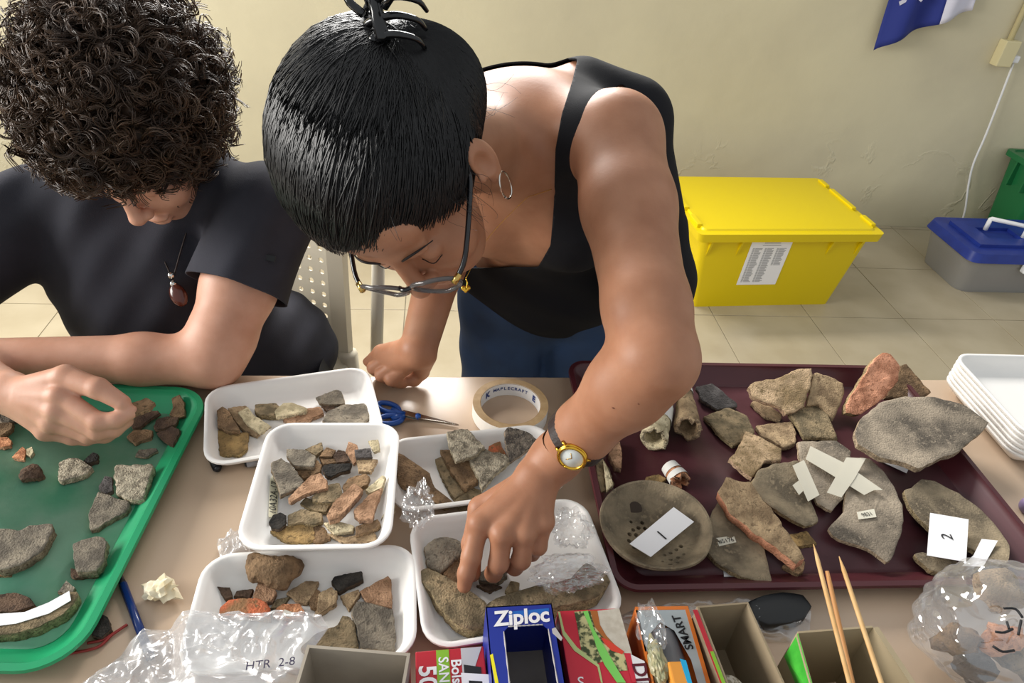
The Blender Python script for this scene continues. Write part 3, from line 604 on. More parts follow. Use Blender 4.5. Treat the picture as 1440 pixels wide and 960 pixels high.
for s in (-1, 1):
    for y0, y1 in ((-.20, -.12), (-.06, .12), (.15, .215)):
        boxo('lid_ridge', (s*.352-.010, y0, .350), (s*.352+.010, y1, .366), yel, yb, .003)
for x in (-.305, -.185, .185, .305):
    bm = bmesh.new(); v = [bm.verts.new(p) for p in ((x-.004, -.2285, .318), (x+.004, -.2285, .318), (x+.004, -.214, .245), (x-.004, -.214, .245), (x-.004, -.245, .318), (x+.004, -.245, .318), (x+.004, -.222, .245), (x-.004, -.222, .245))]
    for f in ((4, 5, 6, 7), (0, 3, 2, 1), (0, 1, 5, 4), (3, 7, 6, 2), (0, 4, 7, 3), (1, 2, 6, 5)): bm.faces.new([v[i] for i in f])
    bmobj('bin_rib', bm, yel, yb)
def on_front(x, z): return Vector((x, -.200-.0275*(z/.315)-.0015, z))
LM = basis(on_front(-.06, .21), (1, 0, 0), on_front(0, .3)-on_front(0, 0))
lab = bmobj('paper_list', (lambda b: (box_bm(b, (-.082, -.103, -.0004), (.082, .103, .0004), LM), b)[1])(bmesh.new()), paper, yb)
prn = mat('grey_print', '8d8d90', .8)
bm = bmesh.new(); rn = random.Random(2)
for c_ in range(3):
    for r_ in range(34 if c_ < 2 else 17):
        y = .066-r_*.0047; x0 = -.070+c_*.049
        for s0, s1 in ((0, .008), (.010, .010+rn.uniform(.018, .03))): box_bm(bm, (x0+s0, y, .0005), (x0+s1, y+.0024, .0008), LM)
box_bm(bm, (-.03, .090, .0005), (.035, .093, .0008), LM); box_bm(bm, (-.035, .080, .0005), (.04, .0825, .0008), LM)
reparent(bmobj('printed_rows', bm, prn), yb).parent = lab
for o in (lab.children[0],): o.matrix_parent_inverse = Matrix()

blue_p = mat('blue_plastic', '22388c', .42, col2='1d3080', nscale=20)
clearp = mat('frosted_plastic', 'c4c2be', .35, trans=.55, ior=1.2)
whitep = mat('white_plastic', 'e4e4e4', .4)
cb = tag(empty('lidded_container', (2.48, 2.53, 0), 0), 'clear plastic container with blue lid and white handles', 'container')
frustum('container_body', .45, .29, .50, .335, 0, .16, clearp, .05, cb, True)
boxo('contents', (-.17, -.12, .006), (.15, .12, .07), mat('contents_pink', 'b9a49c', .8, col2='c25a6a', nscale=14), cb, .03)
frustum('container_lid', .53, .36, .51, .34, .161, .20, blue_p, .045, cb)
bm = bmesh.new()
for lo_, hi_ in (((-.20, -.11, .198), (-.12, .11, .214)), ((.04, -.11, .198), (.20, .11, .214)), ((-.12, .05, .198), (.04, .11, .214)), ((-.12, -.11, .198), (.04, -.05, .214))): box_bm(bm, lo_, hi_)
bmobj('lid_panel', bm, blue_p, cb)
ha = [(-.08, .035, .21), (-.08, .035, .265), (.05, -.035, .265), (.05, -.035, .21)]
hp = []
for a, b in zip(ha, ha[1:]): hp += [np.array(a)+(np.array(b)-np.array(a))*t for t in (0.02, .5, .98)]
tube('carry_handle', hp, .0095, whitep, cb, 8)
boxo('side_clip', (-.02, -.20, .125), (.16, -.172, .165), whitep, cb, .006)
gp = mat('dark_green_plastic', '1d6a3c', .4)
gb = tag(empty('crate', (3.02, 2.86, 0), 0), 'open dark green plastic crate in the room corner', 'crate')
frustum('crate_body', .56, .19, .64, .23, 0, .42, gp, .03, gb, True, .006)
frustum('crate_rim', .68, .262, .68, .262, .405, .43, gp, .03, gb, True, .02)
for y in (-.06, .03): boxo('crate_rib', (-.335, y-.004, .29), (-.30, y+.004, .41), gp, gb)

# flag
fl = tag(empty('flag', aty(1290, 20, 2.93)), 'blue and white cloth flag hanging on the wall', 'flag')
def flagpt(u, v):                         # u across, v down
    x = 1.80+u*.36+.03*v; z = 1.50-v*(.668-.18*u**.8); y = 2.955+.022*math.sin(u*13+v*2.2)-.01*v
    return (x, y, z)
def flagmesh(name, u0, u1, m):
    vs, fs = [], []; nu, nv = 20, 24
    for i in range(nu+1):
        for j in range(nv+1): vs.append(flagpt(u0+(u1-u0)*i/nu, j/nv))
    for i in range(nu):
        for j in range(nv): a = i*(nv+1)+j; fs.append((a, a+1, a+nv+2, a+nv+1))
    o = mesh(name, vs, fs, m, smooth=True); so = o.modifiers.new('cloth', 'SOLIDIFY'); so.thickness = .0012; reparent(o, fl); return o
flagmesh('blue_panel', 0, .62, mat('flag_blue', '23307c', .8)); flagmesh('white_panel', .62, 1, mat('flag_white', 'd6d4e2', .8))
for k in (0, 1):
    q = Vector(flagpt(.13+.13*k, .74)); boxo_ = boxo('white_emblem', (-.02, -.0006, -.008), (.02, .0006, .008), mat('flag_white', ''), None, 0, Matrix.Translation(q+Vector((0, -.006, 0))) @ Matrix.Rotation(.5 if k else -.6, 4, 'Y')); reparent(boxo_, fl)
# socket, conduit and cable
cream_p = mat('cream_plastic', 'cfc49a', .5)
so_ = tag(empty('wall_socket', (2.44, WY, .86)), 'cream surface wall socket box with a white plug in it', 'socket')
reparent(boxo('socket_box', (2.405, WY-.05, .80), (2.475, WY, .905), cream_p, bev=.004), so_)
for z in (.875, .835): reparent(boxo('socket_outlet', (2.4755, WY-.035, z-.012), (2.4775, WY-.012, z+.012), mat('socket_grey', '6a6250', .6)), so_)
reparent(boxo('white_plug', (2.477, WY-.04, .815), (2.51, WY-.008, .845), whitep, bev=.006), so_)
tag(tube('conduit_pipe', [(2.44, WY-.016, .905), (2.44, WY-.016, 2.6)], .0125, cream_p, sides=12), 'cream plastic conduit running up the wall from the socket', 'conduit')
tag(tube('power_cable', bez([(2.50, WY-.024, .815), (2.51, WY-.025, .72), (2.53, WY-.03, .5), (2.535, WY-.035, .36), (2.56, WY-.04, .25), (2.60, WY-.05, .12), (2.62, WY-.05, .006)], 30), .0048, whitep), 'thin white power cable hanging from the wall socket', 'cable')

# plastic armchair of the man
cw = mat('cream_chair_plastic', 'cfc6b2', .45)
ch = tag(empty('plastic_chair', (-.44, 1.22, 0)), 'cream plastic chair with perforated back behind the seated man', 'chair')
def perf(name, w, h, hx, hz, parent, M):
    bm = bmesh.new(); nx, nz = int(w/.026), int(h/.026); cx, cz = w/nx, h/nz
    for i in range(nx):
        for j in range(nz):
            x, z = -w/2+(i+.5)*cx, (j+.5)*cz; o_ = [bm.verts.new((x+sx*cx/2, 0, z+sz*cz/2)) for sx, sz in ((1, 0), (1, 1), (0, 1), (-1, 1), (-1, 0), (-1, -1), (0, -1), (1, -1))]
            i_ = [bm.verts.new((x+.0058*math.cos(a), 0, z+.0058*math.sin(a))) for a in [k*math.pi/4 for k in range(8)]]
            for k in range(8): bm.faces.new((o_[k], o_[(k+1) % 8], i_[(k+1) % 8], i_[k]))
    bmesh.ops.remove_doubles(bm, verts=bm.verts, dist=1e-5)
    for v in bm.verts: v.co.y += .05*(1-(v.co.x/(w/2))**2)+.10*v.co.z
    bmesh.ops.transform(bm, matrix=M, verts=bm.verts)
    o = bmobj(name, bm, cw, parent); s = o.modifiers.new('thick', 'SOLIDIFY'); s.thickness = .004; return o
perf('backrest', .40, .36, 0, 0, ch, Matrix.Translation((0, .10, .45)))
for s in (-1, 1):
    pts = [np.array((s*.20, .10+.10*z, .45+z)) for z in np.linspace(-.03, .37, 10)]
    vs, fs = [], []
    for p in pts:
        for dx, dy in ((0, -.004), (.035*s, -.012), (.045*s, .0), (.035*s, .012), (0, .006)): vs.append((p[0]+dx, p[1]+dy, p[2]))
    for i in range(9):
        for k in range(5): fs.append((i*5+k, i*5+(k+1) % 5, i*5+5+(k+1) % 5, i*5+5+k))
    fs += [tuple(range(5)), tuple(range(45, 50))]; mesh('back_frame', vs, fs, cw, ch)
    tube('chair_leg', [(s*.235, .09, .46), (s*.25, .14, 0)], [.022, .017], cw, ch, 8); tube('chair_leg', [(s*.22, -.22, .43), (s*.24, -.25, 0)], [.022, .017], cw, ch, 8)
    tube('arm_post', [(s*.318, .06, .74), (s*.30, .065, .42)], [.014, .014], cw, ch, 8)
    boxo('armrest', (s*.315-.018, .03, .735), (s*.315+.018, .12, .75), cw, ch, .006)
boxo('seat', (-.235, -.24, .415), (.235, .13, .44), cw, ch, .012)
tube('top_rail', bez([(-.22, .135, .815), (-.1, .18, .83), (0, .19, .835), (.1, .18, .83), (.22, .135, .815)], 12), .014, cw, ch, 8)

# ------------------------------------------------------------------ small things on the table
sc = tag(empty('scissors', at(570, 585, TZ)), 'blue-handled steel scissors beside the tape roll', 'scissors')
sblue = mat('scissor_blue', '1f4f9e', .3); steel = mat('steel', 'a8a39c', .22, metal=1)
ZS = TZ+.006
def loop_tube(name, c, rx, ry, ang, rad, m, parent, z):
    pts = [(c[0]+rx*math.cos(t)*math.cos(ang)-ry*math.sin(t)*math.sin(ang), c[1]+rx*math.cos(t)*math.sin(ang)+ry*math.sin(t)*math.cos(ang), z) for t in np.linspace(0, 2*math.pi, 25)]
    o = tube(name, pts, rad, m, sides=8); reparent(o, parent); return o
ca, cb2 = at(546, 573, ZS), at(548, 590, ZS)
loop_tube('handle', ca, .018, .009, -.45, .0042, sblue, sc, ZS); loop_tube('handle', cb2, .018, .009, .12, .0042, sblue, sc, ZS)
pv = at(588, 586, ZS); tip = at(645, 597, ZS-.002)
for a, w_ in ((at(566, 580, ZS), .0055), (at(566, 587, ZS), .0055)):
    dz = .001 if a[1] > at(566, 585, ZS)[1] else -.0012
    d_ = tip-a; n_ = np.array([-d_[1], d_[0], 0]); n_ /= np.linalg.norm(n_); P4 = [a+n_*w_, pv+n_*.006, tip, pv-n_*.004, a-n_*w_]; vs = [p+np.array([0, 0, dz]) for p in P4]+[p+np.array([0, 0, dz-.0014]) for p in P4]
    reparent(mesh('blade', vs, [(0, 4, 3, 2, 1), (5, 6, 7, 8, 9)]+[(i, (i+1) % 5, 5+(i+1) % 5, 5+i) for i in range(5)], steel), sc)
for q in ((556, 578), (556, 588)):
    a = at(*q, ZS); b = at(568, 583.5, ZS); reparent(tube('handle_shank', [a+(a-b)*.4, b], [.0045, .0055], sblue, sides=8), sc)
reparent(tube('pivot', [pv+np.array([0, 0, -.003]), pv+np.array([0, 0, .004])], .0042, sblue, sides=12), sc)
# tape roll
tc = at(718, 568, TZ+.022); TR, TI, TH = .0585, .046, .024
tr = tag(empty('tape_roll', (tc[0], tc[1], TZ)), 'roll of white masking tape with tan edges and printed core', 'tape')
def ring(name, ro, ri, z0, z1, m, mtop, parent):
    n = 56; vs = []; fs = []; mi = []
    for r, z in ((ro, z0), (ro, z1), (ri, z1), (ri, z0)):
        for k in range(n): a = 2*math.pi*k/n; vs.append((r*math.cos(a), r*math.sin(a), z))
    for i in range(4):
        for k in range(n): fs.append((i*n+k, i*n+(k+1) % n, ((i+1) % 4)*n+(k+1) % n, ((i+1) % 4)*n+k)); mi.append(1 if i == 1 else 0)
    o = mesh(name, vs, fs, [m, mtop], parent, False, mi); auto_smooth(o, 40); return o
ring('tape_body', TR, TI+.001, .0005, TH, mat('tape_white', 'efece4', .5), mat('tape_edge', 'b79a72', .6, col2='a98b62', nscale=90), tr)
ring('cardboard_core', TI+.0012, TI, .0003, TH-.0005, mat('core_white', 'dddbd8', .6), mat('core_edge', 'a08058', .8), tr)
navy = mat('navy_print', '2b3f78', .6)
for i, ch_ in enumerate('MAPLECRAFT'):
    a = math.radians(118-i*7.4); p = Vector((TI*.988*math.cos(a), TI*.988*math.sin(a), .0145)); x = Vector((math.sin(a), -math.cos(a), 0))
    text_mesh('core_print', ch_, .0085, navy, basis(p, x, (0, 0, 1)), tr, bold=.0002)
for a0 in (137, 30):
    a = math.radians(a0); text_mesh('core_logo', 'K' if a0 > 90 else 'E', .015, navy, basis(Vector((TI*.985*math.cos(a), TI*.985*math.sin(a), .0125)), Vector((math.sin(a), -math.cos(a), 0)), (0, 0, 1)), tr, bold=.0008)
# pens
def pen(a, b, r, m, label, name, z=TZ):
    A, B = at(*a, z+r), at(*b, z+r); d_ = B-A
    e = tag(empty(name, (A[0], A[1], z)), label, 'pen'); reparent(tube('pen_barrel', [A, A+d_*.86], r, m, sides=12), e)
    reparent(tube('pen_end', [A+d_*.86, A+d_], [r*.9, r*.55], mat('pen_dark', '15171c', .4), sides=12), e); return e
pen((212, 925), (167, 806), .0045, mat('pen_blue', '16306a', .25), 'dark blue pen lying beside the green tray rim', 'ballpoint_pen')
pen((297, 640), (307, 661), .0062, mat('marker_black', '141414', .35), 'black marker tip poking from under the back foam tray', 'marker_pen')
pen((365, 648), (344, 652), .0062, mat('marker_grey', '9a9aa0', .35), 'grey marker cap poking from under the back foam tray', 'marker_pen')
tag(tube('red_cord', bez([(*at(95, 920, TZ+.002)[:2], TZ+.003), (*at(138, 912, TZ)[:2], TZ+.003), (*at(158, 895, TZ)[:2], TZ+.003), (*at(180, 880, TZ)[:2], TZ+.003), (*at(160, 893, TZ)[:2], TZ+.003), (*at(144, 902, TZ)[:2], TZ+.003), (*at(124, 906, TZ)[:2], TZ+.003)], 30), .0016, mat('red_cord', '8c2b26', .5)), 'thin dark red cord looped next to the green tray', 'cord')
# crumpled paper
def crumple(name, c, r, m, seed, sub=3, amp=.5, freq=1.6, squash=(1, 1, 1), smooth=False, hard=True):
    bm = bmesh.new(); bmesh.ops.create_icosphere(bm, subdivisions=sub, radius=1)
    for v in bm.verts:
        n = v.co.copy(); k = mnoise.turbulence(n*freq+Vector((seed, seed*2, 0)), 3, hard)-.6
        v.co = Vector((n.x*squash[0], n.y*squash[1], n.z*squash[2]))*(1+amp*k)*r
    zmin = min(v.co.z for v in bm.verts)
    for v in bm.verts: v.co.z -= zmin
    o = bmobj(name, bm, m, None, smooth); o.location = c; return o
tag(crumple('paper_scrap', at(229, 836, TZ), .021, mat('cream_tissue', 'd8c8a0', .8, col2='e8e0c8', nscale=60), 4, 3, .9, 1.5, (1, .8, .6)), 'crumpled cream paper scrap on the bare table', 'paper scrap')
# bags
clear = film('clear_film', .80, .10, haze=.25); milky = film('milky_film', .62, .22, haze=.5); bagfilm = film('bag_film', .72, .09, haze=.3)
def fold(p, s, f): return abs(mnoise.noise(Vector(p)*f+Vector((s, s, s))))
def bag_sheet(name, poly, zf, m, label, seed, n=46, amp=.012, f=26):
    """crumpled two-layer bag film: pixel outline on the table, heights zf(x,y)"""
    P = np.array([at(x, y, TZ+.03)[:2] for x, y in poly]); c = P.mean(0); seg = []
    M = len(P)
    for i in range(M):
        for t in range(max(2, int(100/M))): seg.append(P[i]+(P[(i+1) % M]-P[i])*t/max(2, int(100/M)))
    seg = np.array(seg); N = len(seg); vs, fs = [], []
    for layer in (0, 1):
        b0 = len(vs)
        for k in range(n):
            r = 1-k/n
            for p in seg:
                q = c+(p-c)*r; h = zf(q[0], q[1]); e = min(1, (1-r)*6)
                ridge = (1-min(1, fold((q[0], q[1], layer), seed, f)*3.2))*amp*.7+fold((q[0]*1.7, q[1], 3+layer), seed, f*2.3)*amp*.5
                vs.append((q[0], q[1], h+(ridge+.006)*e*(1 if layer == 0 else .35)+(.0015 if layer == 0 else 0)))
        vs.append((c[0], c[1], zf(*c)+.006))
        for k in range(n-1):
            for i in range(N): fs.append((b0+k*N+i, b0+k*N+(i+1) % N, b0+(k+1)*N+(i+1) % N, b0+(k+1)*N+i))
        for i in range(N): fs.append((b0+(n-1)*N+i, b0+(n-1)*N+(i+1) % N, b0+n*N))
    vs = np.array(vs); org = np.array([c[0], c[1], vs[:, 2].min()])
    return tag(mesh(name, vs-org, fs, m, smooth=True, loc=org), label, 'plastic bag')
def low_zone(x, y):
    p = proj(np.array([x, y, TZ+.03])); s = min(1, max(0, (p[0]-238)/25)); a_, b_ = at(212, 925, TZ)[:2], at(167, 806, TZ)[:2]; e_ = b_-a_; w_ = np.array([x, y])-a_
    dp = np.linalg.norm(w_-e_*min(1, max(0, w_@e_/(e_@e_)))); return TZ+.002+.030*s+.012*max(0, 1-(dp/.022)**2)*(1-s)
bl = bag_sheet('plastic_bag', px('P', '80,962 108,938 140,918 186,882 222,868 270,866 330,866 400,862 452,866 462,885 440,915 432,965 425,1010 90,1010'), low_zone, milky, 'crinkled clear plastic bag lying across the low foam tray', 3, 44, .016, 30)
wr = mat('marker_ink', '2a2140', .6)
pa, pb = at(335, 938, TZ+.052), at(425, 928, TZ+.052); dr = Vector(pb-pa)
reparent(text_mesh('handwriting', 'HTR  2-8', .0125, wr, basis((pa+pb)/2, dr, Vector((-dr.y, dr.x, 0)))), bl)
bag_sheet('plastic_bag', px('P', '300,748 325,735 350,716 354,704 360,720 360,752 345,768 318,776 304,764'), lambda x, y: TZ+.004, milky, 'crinkled clear bag end tucked under the square foam tray', 8, 22, .02, 40)
tag(crumple('plastic_bag', at(588, 728, TZ+.0285), .021, clear, 21, 5, .6, 1.8, (1.0, 1.5, .9)), 'crumpled clear bag squeezed between three foam trays', 'plastic bag')
bagA = tag(crumple('plastic_bag', at(794, 822, BF+.026), .030, clear, 31, 5, .5, 1.5, (1.45, .8, .8)), 'crumpled clear bag beside the woman\'s fingers in the foam tray', 'plastic bag')
bagB = tag(crumple('plastic_bag', at(800, 760, BF+.007), .028, clear, 37, 5, .6, 1.5, (1.0, 1.0, .75)), 'clouded clear bag balled in the corner of the hand\'s foam tray', 'plastic bag')
bag_sheet('plastic_bag', px('P', '868,850 895,838 945,836 1000,832 1045,826 1130,826 1152,836 1150,866 1128,884 1060,884 960,880'), lambda x, y: TZ+.0012, clear, 'flat clear bag holding a black handle, beside the open carton', 15, 24, .012, 40)
bh = sherd('tool_handle', px('P', '1050,846 1075,838 1100,834 1130,836 1142,852 1130,872 1105,879 1080,880 1058,868'), TZ+.002, 14, (mat('black_rubber', '141618', .45), mat('black_rubber', '')), 5, seed=77, jit=.2)
tag(bh, 'black rounded tool handle packed in a flat clear bag', 'handle')
bg = crumple('plastic_bag', at(1385, 930, TZ+.002), .106, bagfilm, 52, 6, .30, 1.0, (1.05, .85, .66), True)
tag(bg, 'bulging clear bag of sherds with black marker writing', 'plastic bag')
for i, (q, s, m, l) in enumerate((((1395, 850), .034, 'bigtan', 'tan sherd pressed against the top of the bulging bag'), ((1330, 908), .030, 'brown', 'brown block-shaped sherd at the side of the bulging bag'), ((1398, 910), .027, 'orange', 'orange-pink sherd standing in the middle of the bulging bag'), ((1358, 950), .031, 'dgrey', 'dark sherd at the bottom of the bulging bag'), ((1425, 945), .036, 'olive', 'olive sherd low in the bulging bag'))):
    o = crumple('pottery_sherd', at(*q, TZ+(.07, .044, .062, .012, .012)[i]), s, SM[m][0], 60+i, 3, .5, .9, (1, .8, .8), True, False); tag(o, l, 'sherd')
for s_ in (((1412, 855), (1428, 856), (1438, 868)), ((1400, 888), (1412, 889), (1424, 884)), ((1416, 874), (1419, 884)), ((1396, 908), (1410, 916), (1426, 914)), ((1436, 872), (1432, 892))):
    reparent(tube('marker_stroke', bez([at(*q, TZ+.130) for q in s_], 6), .0013, ink, sides=6), bg)

# ------------------------------------------------------------------ cartons along the near edge
def carton_frame(tl, tr_, z, L):
    A, B = at(*tl, z), at(*tr_, z); u = B-A; w = np.linalg.norm(u); ang = math.atan2(u[1], u[0]); return A, w, ang
def flat_print(name, e, pts, m, z, parent=None, th=.0003):
    """thin printed patch on a top face: pts in the carton's own x,y"""
    n = len(pts); vs = [(x, y, z+th) for x, y in pts]+[(x, y, z) for x, y in pts]
    a = sum(pts[i][0]*pts[(i+1) % n][1]-pts[(i+1) % n][0]*pts[i][1] for i in range(n)); fs = [tuple(range(n)), tuple(range(n, 2*n))[::-1]]+[(i, n+i, n+(i+1) % n, (i+1) % n) for i in range(n)]
    if a < 0: fs = [f[::-1] for f in fs]
    return mesh(name, vs, fs, m, parent or e)
def T2(x, y, z, rot=0): return Matrix.Translation((x, y, z)) @ Matrix.Rotation(math.radians(rot), 4, 'Z')
def to_local(e, pxs, z):                   # photo points on the top plane -> carton coordinates
    bpy.context.view_layer.update(); inv = e.matrix_world.inverted(); return [tuple((inv @ Vector(at(x, y, z)))[:2]) for x, y in pxs]
cardb = mat('cardboard', '9a8a70', .85, col2='8e7d64', nscale=20); greyb = mat('grey_board', 'a59b8c', .85, col2='988e80', nscale=20); dimb = greyb
# plain grey open carton
def open_carton(name, tl, tr_, z, L, mo, mi_, label, th=.003, fold=True):
    A, w, ang = carton_frame(tl, tr_, z, L); e = tag(empty(name, (A[0], A[1], TZ), ang), label, 'box'); h = z-TZ
    boxo('far_wall', (0, -th, 0), (w, 0, h), mo, e); boxo('near_wall', (0, -L, 0), (w, -L+th, h), mo, e)
    boxo('side_wall', (0, -L+th, 0), (th, -th, h), mo, e); boxo('side_wall', (w-th, -L+th, 0), (w, -th, h), mo, e); boxo('carton_floor', (th, -L+th, .0005), (w-th, -th, .004), mi_, e)
    return e, w, h
e, w, h = open_carton('cardboard_box', (432, 906), (577, 918), .825, .15, greyb, greyb, 'open plain grey-brown cardboard carton beside the red bag box')
# red box
A, w, ang = carton_frame((584, 916), (680, 908), .80, .2); rb = tag(empty('bag_box', (A[0], A[1], TZ), ang), 'red box of 50 sandwich bags with green stripe', 'box'); h = .80-TZ
redc = mat('red_print', 'b3202e', .4); white_pr = mat('white_print', 'ebe8e8', .5); lime = mat('lime_print', '7fb02c', .45)
boxo('box_body', (0, -.2, 0), (w, 0, h), redc, rb, .001)
flat_print('green_stripe', rb, [(w*.30, -.2), (w*.30, -.0006), (w*.485, -.0006), (w*.485, -.2)], lime, h)
flat_print('silver_flash', rb, [(w*.66, -.0006), (w*.66, -.03), (w*.70, -.06), (w*.83, -.024), (w*.97, -.0006)], mat('silver_print', 'b9b7b8', .4), h)
flat_print('logo_ground', rb, [(w*.685, -.018), (w*.93, -.022), (w*.94, -.2), (w*.72, -.2)], ink, h+.0002)
text_mesh('lettering', '50', .024, white_pr, T2(w*.155, -.0275, h+.0006, -90), rb, bold=.0006)
text_mesh('lettering', 'SANDW', .014, white_pr, T2(w*.392, -.034, h+.0006, -90), rb, bold=.0002)
text_mesh('lettering', 'Bolsas', .0145, white_pr, T2(w*.575, -.030, h+.0006, -90), rb, bold=.0003)
text_mesh('lettering', 'DI', .034, white_pr, T2(w*.815, -.043, h+.0008, -90), rb, shear=.15, bold=.002)
# blue box with a torn opening
A, w, ang = carton_frame((683, 853), (776, 848), .83, .2); zb = tag(empty('bag_box', (A[0], A[1], TZ), ang), 'blue bag box with torn-out opening and white Ziploc lettering', 'box'); h = .83-TZ
bluec = mat('blue_print', '1c2f8f', .38)
hl = to_local(zb, [(708, 884), (713, 881), (766, 880), (771, 884), (788, 960), (716, 960)], .83); L = .19; th = .0012
hx0, hx1, hy = hl[0][0], hl[3][0], hl[1][1]
boxo('far_wall', (0, -th, 0), (w, 0, h), bluec, zb); boxo('near_wall', (0, -L, 0), (w, -L+th, h), bluec, zb)
boxo('side_wall', (0, -L+th, 0), (th, -th, h), bluec, zb); boxo('side_wall', (w-th, -L+th, 0), (w, -th, h), bluec, zb)
boxo('inner_floor', (th, -L+th, .0005), (w-th, -th, .0015), dimb, zb)
boxo('bag_stack', (w*.22, -L+.01, .002), (w*.9, -.045, .018), mat('bag_grey', 'a09a94', .5), zb, .004)
vs = [(0, 0, h), (w, 0, h), (w, -L, h), (0, -L, h), (hx0, hy-.005, h), (hx0+.005, hy, h), (hx1-.005, hy, h), (hx1, hy-.005, h), (hx1+.002, -L+.01, h), (hx0+.001, -L+.01, h)]
o = mesh('top_panel', vs, [f[::-1] for f in ((0, 4, 9, 3), (0, 5, 4), (0, 1, 6, 5), (1, 7, 6), (1, 2, 8, 7), (2, 3, 9, 8))], bluec, zb); s_ = o.modifiers.new('card', 'SOLIDIFY'); s_.thickness = .0012; s_.offset = -1
for a, b in ((4, 9), (5, 6), (7, 8)):
    A3, B3 = np.array(vs[a]), np.array(vs[b]); P_ = [A3+(B3-A3)*t+np.array([0, 0, .0002]) for t in np.linspace(0, 1, 24)]
    tube('torn_edge', P_, [.0005+.0004*((i*7) % 3)/2 for i in range(24)], mat('torn_card', 'b8b2ae', .9), zb, 5)
q = to_local(zb, [(733, 867)], .83)[0]
text_mesh('lettering', 'Ziploc', .0225, white_pr, T2(q[0], q[1]-.001, h+.0008, 2), zb, shear=.1, bold=.0007, sx=.98)
flat_print('sky_band', zb, to_local(zb, [(715, 860), (772, 855), (772, 864), (715, 869)], .83), mat('sky_print', '1b62b5', .4), h)
flat_print('torn_patch', zb, to_local(zb, [(776, 884), (781, 882), (791, 897), (789, 901), (777, 890)], .83), mat('torn_card', ''), h)
flat_print('yellow_edge', zb, to_local(zb, [(689, 921), (693, 919), (702, 965), (697, 965)], .83), mat('yellow_print', 'e8dc20', .5), h)
# sandwich picture box
A, w, ang = carton_frame((784, 859), (861, 855), .815, .2); sb = tag(empty('bag_box', (A[0], A[1], TZ), ang), 'red bag box printed with a sandwich picture and lettuce', 'box'); h = .815-TZ
boxo('box_body', (0, -.2, 0), (w+.004, 0, h), mat('red_bright', 'c92a3c', .4), sb, .001)
def pr(name, s, m, dz=0): flat_print(name, sb, to_local(sb, [(780+float(t.split(',')[0])/8, 840+float(t.split(',')[1])/8) for t in s.split()], .815), m, h+dz)
pr('bread_print', '480,150 725,120 870,640 800,630 700,570 560,420 500,300', mat('bread_print', 'cfc6b6', .5, col2='bfb4a2', nscale=120))
pr('crust_print', '400,150 480,150 510,310 580,430 720,580 560,470 450,330', mat('crust_print', 'a8622c', .5), .0002)
pr('filling_print', '220,160 400,150 460,340 800,640 820,820 700,830 600,700 480,740 300,600 250,300', mat('filling_print', 'c9c08a', .5, col2='3f4a2a', nscale=130, contrast=(.45, .55)), .0001)
pr('tomato_print', '520,450 600,480 780,610 760,640 640,600 560,520', mat('tomato_print', 'd8432e', .45), .0004)
pr('lettuce_print', '320,160 370,150 440,360 560,560 700,800 800,960 700,960 560,760 470,560 420,400', mat('lettuce_print', '7fd060', .45), .0005)
pr('green_curve', '35,160 60,165 110,380 250,560 500,760 540,960 520,960 480,780 220,600 90,420', mat('curve_print', 'b9c884', .45), .0003)
pr('red_bar', '780,630 850,630 920,960 870,960', mat('red_bright', ''), .0006)
pr('logo_ground', '850,640 1010,720 1060,960 910,960', white_pr, .0005)
q = to_local(sb, [(780+955/8, 840+830/8)], .815)[0]; text_mesh('lettering', 'DIA', .020, mat('maroon_ink', '5a1424', .5), T2(q[0], q[1]-.008, h+.0012, -90), sb, bold=.0004)
q = to_local(sb, [(780+300/8, 840+965/8)], .815)[0]; text_mesh('lettering', 'S', .016, white_pr, T2(q[0], q[1], h+.0008), sb)
# smart box with a roll inside
A, w, ang = carton_frame((893, 853), (966, 848), .815, .2); mb = tag(empty('bag_box', (A[0], A[1], TZ), ang-.06), 'orange and grey box lettered SMART with a grey roll showing', 'box'); h = .815-TZ; L = .18
orc = mat('orange_print', 'd9772c', .45); gry = mat('greyblue_print', 'aab2b4', .45)
boxo('box_body', (0, -L, 0), (w, 0, h-.02), orc, mb); 
for nm, a, b in (('far_wall', (0, -.002, 0), (w, 0, h)), ('side_wall', (0, -L, 0), (.002, 0, h)), ('side_wall', (w-.002, -L, 0), (w, 0, h))): boxo(nm, a, b, orc, mb)
vs = [(.0, 0, h), (w, 0, h), (w, -L, h), (w*.80, -L, h), (w*.78, -.06, h), (w*.62, -.028, h), (w*.40, -.018, h), (w*.18, -.030, h), (0.004, -.05, h), (0, -.05, h)]
mesh('top_panel', vs, [tuple(range(10))[::-1]], gry, mb)
flat_print('orange_border', mb, [(w*.93, 0), (w, 0), (w, -L), (w*.93, -L)], orc, h); flat_print('orange_border', mb, [(0, -.0), (0, -.004), (w*.93, -.004), (w*.93, 0)], orc, h)
text_mesh('lettering', 'SMART', .0125, ink, T2(w*.77, -.030, h+.0006, 98), mb, bold=.0003)
tube('grey_roll', [(w*.48, -L, h-.018), (w*.48, -.024, h-.018)], .017, mat('roll_grey', '85868a', .35), mb, 20)
boxo('orange_tag', (w*.30, -.105, h-.004), (w*.62, -.066, h+.010), mat('tag_orange', 'e89a3c', .45), mb, .002); flat_print('blue_patch', mb, [(w*.52, -.064+.0), (w*.62, -.066), (w*.62, -.09), (w*.54, -.088)], mat('cyan_print', '1aa8d8', .4), h+.0102)
b_ = crumple('bag_mouth', (0, 0, 0), .020, clear, 71, 4, .5, 1.6, (.8, 1.5, .8)); b_.parent = mb; b_.location = (w*.16, -.03, h-.006)
b_ = crumple('food_print_bag', (0, 0, 0), .014, mat('food_bag', 'b9b08a', .35, col2='6f7a58', nscale=70), 73, 4, .5, 1.6, (.7, 1.9, .8)); b_.parent = mb; b_.location = (w*.17, -.060, h-.012)
